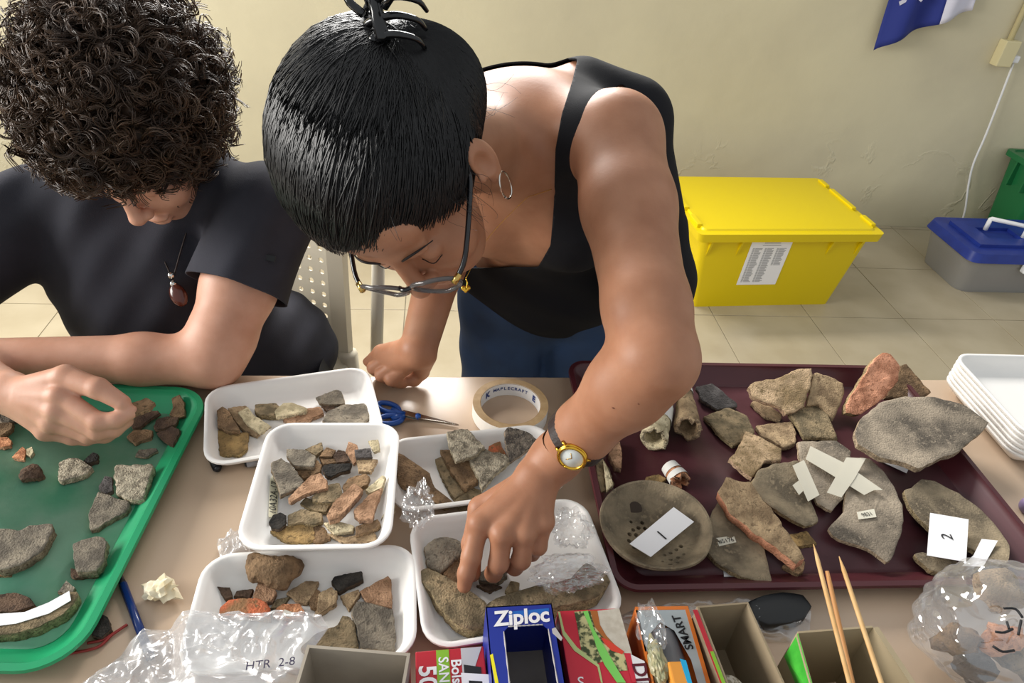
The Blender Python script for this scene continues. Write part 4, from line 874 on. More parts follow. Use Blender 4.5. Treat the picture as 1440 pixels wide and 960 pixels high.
# tall open carton
e, w, h = open_carton('cardboard_box', (980, 852), (1052, 846), .835, .17, cardb, cardb, 'tall open brown cardboard carton with red inner flap', .002)
flat_print('red_flap', e, [(-.001, -.004), (-.006, -.004), (-.006, -.10), (-.001, -.10)], redc, h); flat_print('lime_flap', e, [(-.001, -.05), (-.0045, -.05), (-.0045, -.15), (-.001, -.15)], lime, h+.0004)
rl = tag(empty('patterned_roll', (e.location.x+.018, e.location.y-.075, TZ+.004)), 'white and navy patterned roll standing in the tall carton', 'roll')
tube('roll_body', [(0, 0, 0), (0, 0, .068)], .013, mat('roll_pattern', 'c9c3b6', .6, col2='8f8672', nscale=160, contrast=(.48, .52)), rl, 16); tube('navy_band', [(.018, -.01, 0), (.018, -.01, .064)], .0075, mat('navy_cloth', '24405c', .6), rl, 12)
# green box with skewers
gx = tag(empty('stick_box', at(1190, 940, TZ), math.radians(-4)), 'open green cardboard box holding wooden skewers', 'box'); ZG = .85
lime2 = mat('bright_green_card', '4db83e', .4, col2='3aa032', nscale=60); ci = mat('tan_flap', 'a8987a', .85)
c4 = [at(*p, ZG) for p in ((1123, 890), (1228, 882), (1296, 985), (1150, 985))]
def wallq(name, a, b, m, z0, z1, t=.002):
    d_ = (b-a)/np.linalg.norm(b-a); n_ = np.array([-d_[1], d_[0], 0])*t; V = [np.array([p[0], p[1], z]) for z in (z0, z1) for p in (a, b, b+n_, a+n_)]
    reparent(mesh(name, V, [(0, 1, 2, 3)[::-1], (4, 5, 6, 7), (0, 1, 5, 4), (1, 2, 6, 5), (2, 3, 7, 6), (3, 0, 4, 7)], m), gx)
wallq('far_wall', c4[0], c4[1], ci, TZ+.001, ZG); wallq('side_wall', c4[1], c4[2], mat('tan_flap', 'a8987a', .85), TZ+.001, ZG, .006); wallq('near_wall', c4[2], c4[3], ci, TZ+.001, ZG); wallq('side_wall', c4[3], c4[0], ci, TZ+.001, ZG-.0005)
gw = [at(*p, z) for p, z in (((1122, 890), ZG+.001), ((1149, 985), ZG+.001), ((1136, 1000), ZG-.03), ((1103, 922), ZG-.028))]
reparent(mesh('green_flap', gw+[p+np.array([0, 0, -.001]) for p in gw], [(0, 1, 2, 3), (7, 6, 5, 4), (0, 4, 5, 1), (1, 5, 6, 2), (2, 6, 7, 3), (3, 7, 4, 0)], lime2), gx)
wood = mat('skewer_wood', 'd8b27c', .55, col2='c99c62', nscale=40)
wood2 = mat('skewer_wood_dark', 'c08a54', .55)
for (a, b, m, za, l) in (((1144, 765), (1196, 965), wood, .90, 'pale pointed wooden skewer touching the darker one in green box'), ((1163, 803), (1200, 965), wood2, .885, 'darker blunt wooden stick in the green box'), ((1180, 782), (1241, 965), wood, .90, 'pale pointed wooden skewer standing apart in green box')):
    A, B = at(*a, za), at(*b, za-.03); d_ = (B-A); E_ = A+d_*((TZ+.004-A[2])/d_[2]) if d_[2] < 0 else B
    pts = [A+(B-A)*t for t in (0, .12, .5, 1.0, 1.4)]; rr = [.0004, .0022, .0024, .0024, .0024] if 'blunt' not in l else [.002, .0024, .0024, .0024, .0024]
    tag(tube('wooden_skewer', pts, rr, m, sides=8), l, 'skewer')
# purple-lidded object half in frame beside the maroon tray
pc = at(1446, 712, TZ+.012)
tag(crumple('glue_cap', (pc[0], pc[1], TZ), .012, mat('purple_plastic', '7a6a88', .4), 90, 3, .05, 1, (1, 1, 1.2), True), 'small purple-grey rounded cap beside the maroon tray', 'cap')

# ------------------------------------------------------------------ people: smooth-union bodies
def V3(p): return np.array(p, np.float32)
def unit(v): v = np.array(v, float); return v/np.linalg.norm(v)
class Body:
    def __init__(s): s.p = []
    def cone(s, a, b, ra, rb, k=.02): s.p.append(('c', V3(a), V3(b), ra, rb, k)); return s
    def chain(s, pts, rad, k=.02):
        for i in range(len(pts)-1): s.cone(pts[i], pts[i+1], rad[i], rad[i+1], k)
        return s
    def ell(s, c, ax, r, k=.02, sub=False): s.p.append(('e', V3(c), np.array(ax, np.float32), V3(r), sub, k)); return s
    def copy(s, extra=0):
        b = Body(); b.p = list(s.p); return b
    @staticmethod
    def prim(q, X):
        if q[0] == 'c':
            _, a, b, ra, rb, k = q; ba = b-a; L = float(ba@ba)+1e-9; pa = X-a; h = np.clip((pa@ba)/L, 0, 1)
            return np.linalg.norm(pa-h[..., None]*ba, axis=-1)-(ra+(rb-ra)*h)
        _, c, ax, r, sub, k = q; Y = (X-c)@ax.T; k0 = np.linalg.norm(Y/r, axis=-1); k1 = np.linalg.norm(Y/(r*r), axis=-1)+1e-6
        return k0*(k0-1)/k1
    def bbox(s, q, m):
        if q[0] == 'c': return np.minimum(q[1]-q[3], q[2]-q[4])-m, np.maximum(q[1]+q[3], q[2]+q[4])+m
        e = np.abs(q[2]*q[3][:, None]).sum(0); return q[1]-e-m, q[1]+e+m
    def field(s, lo, hi, h, off=0, wob=None):
        lo, hi = np.array(lo), np.array(hi); n = np.ceil((hi-lo)/h).astype(int)+1
        D = np.full(n, .2, np.float32); ax = [(lo[i]+h*np.arange(n[i])).astype(np.float32) for i in range(3)]
        for q in s.p:
            k = q[-1]; a, b = s.bbox(q, .02+k+off)
            i0 = np.clip(np.floor((a-lo)/h).astype(int), 0, n-1); i1 = np.clip(np.ceil((b-lo)/h).astype(int)+1, 1, n)
            if (i1 <= i0).any(): continue
            X = np.stack(np.meshgrid(*[ax[i][i0[i]:i1[i]] for i in range(3)], indexing='ij'), -1)
            d = s.prim(q, X); sl = tuple(slice(i0[i], i1[i]) for i in range(3)); o = D[sl]
            if q[0] == 'e' and q[4]:
                hh = np.clip(.5-.5*(o+d)/k, 0, 1); D[sl] = o*(1-hh)+(-d)*hh+k*hh*(1-hh)
            else:
                hh = np.clip(.5+.5*(o-d)/k, 0, 1); D[sl] = o*(1-hh)+d*hh-k*hh*(1-hh)
        if wob is not None:
            X = np.stack(np.meshgrid(*ax, indexing='ij'), -1); D += wob(X)
        return D-off
    def at(s, X):
        X = np.asarray(X, np.float32); D = np.full(X.shape[:-1], .2, np.float32)
        for q in s.p:
            k = q[-1]; d = s.prim(q, X)
            if q[0] == 'e' and q[4]: hh = np.clip(.5-.5*(D+d)/k, 0, 1); D = D*(1-hh)+(-d)*hh+k*hh*(1-hh)
            else: hh = np.clip(.5+.5*(D-d)/k, 0, 1); D = D*(1-hh)+d*hh-k*hh*(1-hh)
        return D
    def push(s, X, gap, it=6):
        X = np.array(X, float)
        for _ in range(it):
            d = s.at(X); g = np.stack([s.at(X+np.eye(3)[i]*.0008)-d for i in range(3)], -1); g = g/(np.linalg.norm(g, axis=-1, keepdims=True)+1e-9); X = X+g*np.clip(gap-d, 0, .03)[..., None]
        return X
    def mesh(s, lo, hi, h, off=0, wob=None, smooth=2):
        return nets(s.field(lo, hi, h, off, wob), np.array(lo), h, smooth)
    def bounds(s, m=.03):
        B = [s.bbox(q, m) for q in s.p]; return np.min([b[0] for b in B], 0), np.max([b[1] for b in B], 0)
def nets(D, lo, h, smooth=2):
    S = D < 0; c = [(i, j, k) for i in (0, 1) for j in (0, 1) for k in (0, 1)]; n = np.array(D.shape)-1
    cnt = np.zeros(n, np.int8)
    for i, j, k in c: cnt += S[i:i+n[0], j:j+n[1], k:k+n[2]]
    act = np.argwhere((cnt > 0) & (cnt < 8)); idx = np.full(n, -1, np.int32); idx[tuple(act.T)] = np.arange(len(act))
    val = np.stack([D[act[:, 0]+i, act[:, 1]+j, act[:, 2]+k] for i, j, k in c], 1); acc = np.zeros((len(act), 3)); num = np.zeros(len(act)); cc = np.array(c)
    for a in range(8):
        for b in range(a+1, 8):
            if np.abs(cc[a]-cc[b]).sum() != 1: continue
            m = (val[:, a] < 0) != (val[:, b] < 0); t = val[m, a]/(val[m, a]-val[m, b]); acc[m] += cc[a]+t[:, None]*(cc[b]-cc[a]); num[m] += 1
    P = (act+acc/num[:, None])*h+lo
    F = []
    for ax_ in range(3):
        u, v = (ax_+1) % 3, (ax_+2) % 3; s0 = [slice(None)]*3; s1 = [slice(None)]*3; s0[ax_] = slice(0, -1); s1[ax_] = slice(1, None)
        E = np.argwhere(S[tuple(s0)] != S[tuple(s1)]); E = E[(E[:, u] > 0) & (E[:, v] > 0) & (E[:, u] < n[u]) & (E[:, v] < n[v])]
        fl = S[tuple(s0)][tuple(E.T)]; q = []
        for du, dv in ((-1, -1), (0, -1), (0, 0), (-1, 0)):
            W_ = E.copy(); W_[:, u] += du; W_[:, v] += dv; q.append(idx[tuple(W_.T)])
        q = np.stack(q, 1); q[~fl] = q[~fl][:, ::-1]; F.append(q)
    F = np.concatenate(F); F = F[(F >= 0).all(1)]
    for _ in range(smooth):
        A = np.zeros_like(P); N = np.zeros(len(P))
        for a, b in ((0, 1), (1, 2), (2, 3), (3, 0)):
            np.add.at(A, F[:, a], P[F[:, b]]); np.add.at(N, F[:, a], 1); np.add.at(A, F[:, b], P[F[:, a]]); np.add.at(N, F[:, b], 1)
        P = .5*P+.5*A/np.maximum(N, 1)[:, None]
    return P, F
def np_mesh(name, parts, mats, parent=None, smooth=True, mi=None):
    vs, fs, m_ = [], [], []; b = 0
    for i, (v, f) in enumerate(parts):
        vs.append(v); fs += [tuple(r) for r in (np.asarray(f)+b).tolist()]; m_ += [mi[i] if mi else 0]*len(f); b += len(v)
    me = bpy.data.meshes.new(name); me.from_pydata(np.concatenate(vs).tolist(), [], fs); me.update()
    o = link(name, me, mats, None, smooth); me.polygons.foreach_set('material_index', m_)
    if parent: reparent(o, parent)
    return o
def vnormals(P, F):
    n = np.cross(P[F[:, 2]]-P[F[:, 0]], P[F[:, 3 if F.shape[1] == 4 else 1]]-P[F[:, 1 if F.shape[1] == 4 else 0]]) if F.shape[1] == 4 else np.cross(P[F[:, 1]]-P[F[:, 0]], P[F[:, 2]]-P[F[:, 0]])
    N = np.zeros_like(P)
    for k in range(F.shape[1]): np.add.at(N, F[:, k], n)
    return N/(np.linalg.norm(N, axis=1)[:, None]+1e-12)
def clip(P, F, val):
    """keep the side where val > 0, with a clean cut"""
    T = np.concatenate([F[:, [0, 1, 2]], F[:, [0, 2, 3]]]) if F.shape[1] == 4 else F
    ins = val > 0; full = ins[T].all(1); part = T[ins[T].any(1) & ~full]; out = T[full].tolist(); newP = []; cache = {}; nb = len(P)
    def cut(a, b):
        k = (min(a, b), max(a, b))
        if k not in cache: t = val[a]/(val[a]-val[b]); newP.append(P[a]+t*(P[b]-P[a])); cache[k] = nb+len(newP)-1
        return cache[k]
    for t in part:
        poly = []
        for i in range(3):
            a, b = int(t[i]), int(t[(i+1) % 3])
            if ins[a]: poly.append(a)
            if ins[a] != ins[b]: poly.append(cut(a, b))
        for i in range(1, len(poly)-1): out.append([poly[0], poly[i], poly[i+1]])
    P2 = np.concatenate([P, np.array(newP).reshape(-1, 3)]); T2_ = np.array(out); used = np.unique(T2_); mp = np.full(len(P2), -1); mp[used] = np.arange(len(used))
    return P2[used], mp[T2_]
def sdpoly(Q, poly):                       # signed distance in pixels, negative inside
    poly = np.array(poly, float); d = np.full(len(Q), 1e9); ins = np.zeros(len(Q), bool); n = len(poly)
    for i in range(n):
        a, b = poly[i], poly[(i+1) % n]; e = b-a; w = Q-a; t = np.clip((w@e)/(e@e), 0, 1); d = np.minimum(d, np.linalg.norm(w-t[:, None]*e, axis=1))
        c = (a[1] <= Q[:, 1]) != (b[1] <= Q[:, 1]); x = a[0]+(Q[:, 1]-a[1])*e[0]/(e[1] if e[1] else 1e-9); ins ^= c & (Q[:, 0] < x)
    return np.where(ins, -d, d)
def tubes(paths, rad, sides=3):
    """paths (S,n,3), rad (S,n) -> one vertex / face array"""
    S_, n, _ = paths.shape; t = np.gradient(paths, axis=1); t /= np.linalg.norm(t, axis=2, keepdims=True)+1e-12
    ref = np.where(np.abs(t[..., 2:3]) < .85, np.array([0, 0, 1.]), np.array([1., 0, 0])); u = np.cross(t, ref); u /= np.linalg.norm(u, axis=2, keepdims=True)+1e-12; v = np.cross(t, u)
    a = 2*np.pi*np.arange(sides)/sides
    X = paths[:, :, None]+rad[:, :, None, None]*(np.cos(a)[None, None, :, None]*u[:, :, None]+np.sin(a)[None, None, :, None]*v[:, :, None])
    I = np.arange(S_*n*sides).reshape(S_, n, sides); J = np.roll(I, -1, 2)
    F = np.stack([I[:, :-1], J[:, :-1], J[:, 1:], I[:, 1:]], -1).reshape(-1, 4); return X.reshape(-1, 3), F
def skin(name, c1, c2, rough=.48): return mat(name, c1, rough, spec=.4, col2=c2, nscale=28, sss=.12, bump=.06, bscale=350, contrast=(.3, .75))
RNG = np.random.default_rng(7)
def hframe(O, tau, phi, yaw=0):
    F0 = unit(-UP*math.cos(yaw)+RT*math.sin(yaw)); R0 = unit(RT*math.cos(yaw)+UP*math.sin(yaw))
    T0 = math.cos(tau)*(-FW)+math.sin(tau)*(-R0); L0 = math.cos(tau)*R0+math.sin(tau)*(-FW)
    F = math.cos(phi)*F0+math.sin(phi)*T0; T = math.cos(phi)*T0-math.sin(phi)*F0
    return np.array([L0, F, T])             # rows: to her left, face forward, top of head
def head_body(O, A, fem=True):
    def p(l, f, t): return O+l*A[0]+f*A[1]+t*A[2]
    b = Body()
    b.ell(p(0, -.012, .012), A, (.073, .094, .086), .02); b.ell(p(0, .040, -.060), A, (.056, .055, .070), .03)
    b.ell(p(0, .052, -.118), A, (.028, .026, .022), .03)                         # chin
    b.ell(p(0, .074, .026), A, (.052, .020, .034), .02)                          # forehead
    b.ell(p(0, .085, -.002), A, (.046, .010, .009), .012)                        # brow
    for s in (-1, 1):
        b.ell(p(s*.040, .066, -.052), A, (.024, .022, .024), .02)                # cheek
        b.ell(p(s*.033, .099, -.022), A, (.014, .011, .011), .006, True)         # eye socket
        b.ell(p(s*.032, .078, -.023), A, (.0145, .0135, .0125), .003)            # closed lid over the eyeball
        e = p(s*(.082 if fem else .075), -.008, -.028)
        b.ell(e+A[0]*s*.006, A, (.008, .019, .031), .006); b.ell(p(s*(.099 if fem else .091), .001, -.025), A, (.012, .0125, .021), .003, True); b.ell(p(s*(.088 if fem else .080), .013, -.030), A, (.004, .004, .006), .004); b.ell(p(s*(.086 if fem else .079), -.002, -.056), A, (.006, .009, .010), .006)
    b.cone(p(0, .090, -.008), p(0, .112, -.050), .008, .0105, .008); b.ell(p(0, .113, -.053), A, (.013, .011, .010), .006)
    for s in (-1, 1): b.ell(p(s*.012, .103, -.056), A, (.008, .009, .008), .005)
    b.ell(p(0, .094, -.083), A, (.022, .010, .006), .005); b.ell(p(0, .092, -.094), A, (.019, .010, .006), .005)
    return b, p
def hand_chain(b, pts, r, k=.004):
    b.chain(pts, r, k)

lumpb = Body(); rl_ = random.Random(8)
for q_, r_ in LUMP:
    q_ = px('D', q_)[0]; c_ = at(q_[0], q_[1]+3, BF+r_*.9+.010); lumpb.ell(c_, np.eye(3), (r_*rl_.uniform(.8, 1.15), r_*rl_.uniform(.8, 1.15), r_*.95), .004)
a, b2 = lumpb.bounds(.006); P, F = lumpb.mesh(a, b2, .0012, smooth=1, wob=lambda X: (.0011*np.sin(X[..., 0]*410+3*np.sin(X[..., 1]*170))*np.sin(X[..., 1]*370+3*np.sin(X[..., 2]*190))*np.sin(X[..., 2]*430+2*np.sin(X[..., 0]*230))).astype(np.float32))
og = np.array([P[:, 0].mean(), P[:, 1].mean(), P[:, 2].min()]); o = np_mesh('clay_lump', [(P-og, F)], SM['brown'][0]); o.location = og; tag(o, 'knobbly brown clay lump with protruding nubs', 'clay lump')
# ------------------------------------------------------------------ the woman
wskin = skin('skin_woman', 'ad7b5e', '9b694d')
OW = cp(556, 240, .715); AW = hframe(OW, math.radians(30), math.radians(8), math.radians(2))
hw, hp_ = head_body(OW, AW)
SL, EL, WL = cp(866, 195, .835), cp(922, 505, .69), cp(782, 643, .815)
SR = np.array([-.09, .94, 1.12]); ER = cp(640, 300, 1.12); WR = cp(588, 492, 1.045)
NB_ = np.array([.105, .885, 1.135]); PEL = np.array([.205, 1.10, .84])
sp_ = unit(np.array([-.10, -.215, .33])); la = unit(SL-SR); la = unit(la-sp_*(la@sp_)); fr = np.cross(la, sp_)
AT = np.array([la, fr, sp_]); CH = np.array([.150, .985, 1.045])
torso = Body()
torso.ell(CH, AT, (.150, .105, .185), .03); torso.ell(CH+sp_*.10+fr*.0, AT, (.135, .085, .10), .05)
torso.ell(PEL, [unit((1, -.1, 0)), unit((-.1, -1, 0)), (0, 0, 1)], (.155, .115, .12), .05); torso.cone(CH-sp_*.08, PEL, .10, .105, .05)
for s in (-1, 1): torso.ell(CH+fr*.062+la*s*.066-sp_*.005, AT, (.062, .062, .066), .035)
should = Body(); should.p = list(torso.p)
should.cone(cp(883, 180, 1.0), cp(922, 400, 1.12), .052, .060, .03)
should.cone(cp(818, 135, .97), cp(886, 165, .98), .047, .050, .03)
should.cone(NB_+fr*-.02, SL, .052, .052, .04).cone(NB_+fr*-.02, SR, .052, .052, .04)
neck = [hp_(0, -.045, -.060), NB_]
wb = Body(); wb.p = [q[:-1]+(q[-1],) for q in should.p]
wb.chain(neck, [.050, .056], .035)
wb.chain([SL, SL+(EL-SL)*.35, SL+(EL-SL)*.8, EL, EL+(WL-EL)*.25, EL+(WL-EL)*.7, WL], [.055, .051, .043, .040, .041, .032, .026], .02)
wb.chain([SR, ER, ER+(WR-ER)*.4, WR], [.05, .042, .036, .028], .02)
lo, hi = wb.bounds(); parts = [wb.mesh(lo, hi, .0042, smooth=3)]
hw.chain(neck, [.050, .056], .03); hb = Body(); hb.p = hw.p
c_ = OW; parts.append(hw.mesh(c_-.165, c_+.165, .0021, smooth=2))
# her left hand in the foam tray
def fing(b, pts, r): b.chain(pts, r, .005)
lh = Body(); lh.chain([EL+(WL-EL)*.7, WL], [.032, .026], .02)
MC = [cp(674, 735, .792), cp(706, 750, .784), cp(738, 748, .787), cp(764, 733, .797)]
WJ = cp(757, 668, .812)
lh.cone(WL, WJ, .0265, .0245, .02)
for m_, r in zip(MC, (.0135, .014, .0135, .0125)): lh.cone(WJ+(m_-WJ)*.1, m_, .019, r, .012)
back = -FW*.006
for m_ in MC: lh.cone(WJ+(m_-WJ)*.35-FW*.013, m_-FW*.0065, .004, .0055, .008); lh.ell(m_-FW*.004, np.eye(3), (.0115, .0115, .0115), .006)
fing(lh, [MC[0], cp(663, 782, .785), cp(656, 806, .784), cp(653, 823, .789)], [.0125, .0112, .0098, .0085])
fing(lh, [MC[1], cp(701, 792, .788), cp(694, 806, .808), cp(690, 806, .826)], [.0125, .0112, .0098, .0085])
fing(lh, [MC[2], cp(733, 787, .795), cp(724, 797, .815), cp(716, 796, .832)], [.012, .0108, .0095, .0083])
fing(lh, [MC[3], cp(757, 768, .805), cp(748, 778, .822), cp(740, 778, .836)], [.011, .0098, .0086, .0075])
fing(lh, [WJ+(MC[0]-WJ)*.25+FW*.012, cp(676, 715, .828), cp(664, 765, .826), cp(664, 806, .815)], [.017, .0145, .0125, .010])
a, b2 = lh.bounds(.01); parts.append(lh.mesh(np.maximum(a, WL-.17), np.minimum(b2, WL+.03), .0016, smooth=2))
for bg_ in (bagA, bagB):                    # the film yields to her fingers
    lc = np.array(bg_.location); vv = np.array([v.co[:] for v in bg_.data.vertices])+lc; vv = lh.push(vv, .0012)-lc
    for v, q in zip(bg_.data.vertices, vv): v.co = q
    bg_.data.update()
# her right hand, a loose fist on the table edge
rh = Body(); rh.chain([ER+(WR-ER)*.7, WR], [.031, .028], .02)
RM = [at(536, 496, TZ+.052), at(546, 503, TZ+.054), at(558, 510, TZ+.053), at(570, 516, TZ+.048)]
for m_, r in zip(RM, (.0135, .014, .0135, .0125)): rh.cone(WR, m_, .022, r, .010)
for m_, (x1, y1), (x2, y2) in zip(RM, ((520, 506), (526, 517), (537, 527), (551, 533)), ((533, 521), (541, 530), (553, 536), (565, 538))):
    rh.ell(m_+np.array([0, -.002, .003]), np.eye(3), (.0115, .0115, .0115), .005); rh.chain([m_, at(x1, y1, TZ+.031), at(x2, y2, TZ+.0105)], [.0118, .0112, .0098], .0025)
rh.chain([WR+np.array([.012, -.01, -.004]), at(592, 522, TZ+.026), at(582, 533, TZ+.015), at(566, 533, TZ+.014)], [.016, .0135, .0115, .0095], .004)
a, b2 = rh.bounds(.01); parts.append(rh.mesh(a, np.minimum(b2, WR+.05), .0018, smooth=2))
woman = tag(empty('person', (PEL[0], PEL[1], 0)), 'woman in black tank top and jeans bending over the foam trays, wearing glasses', 'person')
np_mesh('body', parts, wskin, woman)
Pb = parts[0][0]; Qb = proj(Pb); zb_ = (Pb-CAM)@FW
for mx_, my_, mr_ in ((858, 578, .0017), (895, 574, .0013)):
    nr = np.where(np.hypot(Qb[:, 0]-mx_, Qb[:, 1]-my_) < 7)[0]; v_ = Pb[nr[np.argmin(zb_[nr])]]
    bm = bmesh.new(); bmesh.ops.create_icosphere(bm, subdivisions=2, radius=mr_); o = bmobj('mole', bm, mat('mole_brown', '7a4c36', .6), None, True); o.scale = (1, 1, .5); o.location = v_+FW*mr_*.3; reparent(o, woman)
# tank top
tank = Body(); tank.p = list(should.p); tank.ell(PEL, [unit((1, -.1, 0)), unit((-.1, -1, 0)), (0, 0, 1)], (.164, .126, .13), .04)
P, F = tank.mesh(lo-.02, hi+.02, .0042, off=.0055, smooth=3, wob=lambda X: .0016*np.sin(X[..., 2]*95+X[..., 0]*40).astype(np.float32)*(X[..., 2] < 1.02))
N = vnormals(P, F); face = ((CAM-P)/np.linalg.norm(CAM-P, axis=1)[:, None]*N).sum(1); Q = proj(P)
hide = np.maximum(0, -face-.02)*800
neckp = [(560, 40), (648, 82), (700, 77), (760, 76), (812, 83), (806, 110), (790, 160), (781, 210), (779, 290), (774, 345), (756, 377), (700, 377), (560, 377)]
armp = [(884, 112), (908, 122), (926, 160), (945, 260), (972, 420), (978, 560), (830, 560), (866, 440), (852, 370), (836, 310), (826, 255), (832, 205), (848, 150), (866, 122)]
ax_d = np.linalg.norm((P-SL)-np.clip(((P-SL)@(EL-SL))/((EL-SL)@(EL-SL)), -.2, .4)[:, None]*(EL-SL), axis=1)
v1 = np.minimum(sdpoly(Q, neckp), np.maximum(sdpoly(Q, armp), (ax_d-.078)*1200))+hide
v1 = np.minimum(v1, sdpoly(Q, [(540, 130), (688, 130), (704, 376), (540, 376)]))
rs = (P-SR)@la; v1 = np.minimum(v1, (rs-.065)*1000)             # open at her right arm
nk = np.linalg.norm(P-(NB_+.0), axis=1); v1 = np.minimum(v1, (nk-.085)*1000)
P, F = clip(P, F, v1); Q = proj(P); hem = np.interp(Q[:, 0], [600, 650, 700, 760, 800, 900, 1000], [400, 424, 458, 478, 485, 482, 440])-Q[:, 1]; P, F = clip(P, F, hem)
blackc = mat('black_cotton', '16161a', .85, spec=.25, bump=.15, bscale=700)
o = np_mesh('tank_top', [(P, F)], blackc, woman); sm = o.modifiers.new('cloth', 'SOLIDIFY'); sm.thickness = .0025; sm.offset = -1
# jeans
je = Body(); je.ell(PEL+np.array([0, .0, -.02]), [unit((1, -.1, 0)), unit((-.1, -1, 0)), (0, 0, 1)], (.160, .120, .13), .03)
for s, x in ((-1, .125), (1, .30)):
    hipj = PEL+np.array([s*.075, -.01, -.06]); kn = np.array([x, 1.06, .45]); an = np.array([x, 1.16, .06]); je.chain([hipj, kn, an], [.088, .062, .048], .02)
lo2, hi2 = je.bounds(.02); P, F = je.mesh(lo2, hi2, .005, off=.004, smooth=2, wob=lambda X: .0018*np.sin(X[..., 2]*70+X[..., 0]*60).astype(np.float32)); P, F = clip(P, F, (.93-P[:, 2])*1000)
np_mesh('jeans', [(P, F)], mat('denim', '22344f', .85, col2='2c4468', nscale=10, bump=.3, bscale=900), woman)
for x in (.125, .30):
    sh = Body(); sh.ell((x, 1.10, .035), np.eye(3), (.042, .115, .036), .02).cone((x, 1.16, .05), (x, 1.16, .09), .04, .042, .02); a, b2 = sh.bounds(.01); P, F = sh.mesh(a, b2, .004); np_mesh('shoe', [(P, F)], mat('shoe_black', '1c1c1e', .6), woman)
# hair
hr = Body(); HC = hp_(-.012, -.026, .018); HR = np.array([.102, .122, .108]); hr.ell(HC, AW, HR, .02); NC = hp_(.047, -.082, .004); NR = np.array([.046, .050, .056]); hr.ell(NC, AW, NR, .03)
P, F = hr.mesh(HC-.20, HC+.20, .003, smooth=2); Y = (P-OW)@AW.T
hl_ = .044-(.755*Y[:, 1]-.655*Y[:, 2])+.004*np.sin(Y[:, 0]*60+1)+.003*np.sin(Y[:, 0]*170); nape = Y[:, 2]+.080+.4*np.clip(-Y[:, 1]-.03, -.05, .2)
ear = np.hypot((Y[:, 1]+.004)/1.0, (Y[:, 2]+.032)/1.35)-.026; ear = np.where(np.abs(Y[:, 0]) > .05, ear, .1)
P, F = clip(P, F, np.minimum(np.minimum(hl_, nape), ear)*1000)
CLIP = hp_(.052, -.108, .078)
def strands(S_, HC, HR, n=12, r0=.0007, line=False):
    d = RNG.normal(size=(S_*(40 if line else 6), 3)); d /= np.linalg.norm(d, axis=1)[:, None]; X = d*HR; Y = X+((HC-OW)@AW.T)
    ok = (.755*Y[:, 1]-.655*Y[:, 2] < .043+.008*RNG.random(len(Y))) & (Y[:, 2] > -.075-.4*np.clip(-Y[:, 1]-.03, -.05, .2)) & ((np.abs(Y[:, 0]) < .05) | (np.hypot(Y[:, 1]+.004, (Y[:, 2]+.032)/1.35) > .026)); ok &= (.755*Y[:, 1]-.655*Y[:, 2] > .030) if line else True
    d = d[ok][:S_]
    e = unit(((CLIP-HC)@AW.T)/HR); e = e+RNG.normal(size=(len(d), 3))*.10; e /= np.linalg.norm(e, axis=1)[:, None]
    t = np.linspace(0, 1, n)[None, :, None]; om = np.arccos(np.clip((d*e).sum(1), -.999, .999))[:, None, None]
    path = (np.sin((1-t)*om)*d[:, None]+np.sin(t*om)*e[:, None])/np.sin(om)
    path = path*(1.008+.016*RNG.random((len(d), 1, 1))+.012*np.sin(t*np.pi)*RNG.random((len(d), 1, 1))); path += RNG.normal(size=(len(d), 1, 3))*.006*np.sin(t*np.pi*2)
    W_ = (path*HR)@AW+HC
    def ev(X):
        a_, b_ = [Body.prim(q, X.astype(np.float32)).astype(float) for q in hr.p]; h_ = np.clip(.5+.5*(a_-b_)/.03, 0, 1); return a_*(1-h_)+b_*h_-.03*h_*(1-h_)
    for _ in range(3):
        d0 = ev(W_); g_ = np.stack([ev(W_+np.eye(3)[i]*.001)-d0 for i in range(3)], -1); g_ /= np.linalg.norm(g_, axis=-1, keepdims=True)+1e-9
        W_ = W_+g_*np.clip(.0006+.0016*RNG.random((len(d), 1))-d0, 0, .03)[..., None]
    rad = np.full((len(d), n), r0)*(1-.5*np.abs(np.linspace(-1, 1, n))**4)[None]; return tubes(W_, rad)
st1 = strands(4200, HC, HR); st2 = strands(1500, NC, NR*1.02); st3 = strands(900, HC, HR*1.004, line=True)
def wisps(S_, n=9):
    W_ = []
    for k in range(S_):
        if k % 3 == 0: a = hp_(RNG.uniform(-.06, .06), .062+RNG.uniform(-.01, .006), .058); d = AW[1]*RNG.uniform(.01, .03)+AW[0]*RNG.uniform(-.015, .015)-AW[2]*.01
        elif k % 3 == 1: a = hp_(.075+RNG.uniform(-.004, .006), RNG.uniform(.0, .05), .0+RNG.uniform(-.02, .02)); d = AW[1]*RNG.uniform(.0, .03)-AW[2]*RNG.uniform(.02, .05)+AW[0]*.008
        else: a = hp_(.05+RNG.uniform(-.02, .03), -.085+RNG.uniform(-.02, .02), -.02+RNG.uniform(-.03, .03)); d = AW[0]*RNG.uniform(.02, .06)-AW[2]*RNG.uniform(.0, .04)+AW[1]*RNG.uniform(-.02, .02)
        t = np.linspace(0, 1, n)[:, None]; c_ = RNG.normal(size=3)*.008; W_.append(a+d*t+c_*np.sin(t*np.pi))
    return tubes(np.array(W_), np.full((S_, n), .0003)*np.linspace(1, .4, n)[None])
black_hair = mat('black_hair', '0e0d0e', .42, spec=.5); 
np_mesh('hair', [(P, np.c_[F, F[:, 2]][:, :3]), st1, st2, st3, wisps(60)], black_hair, woman)
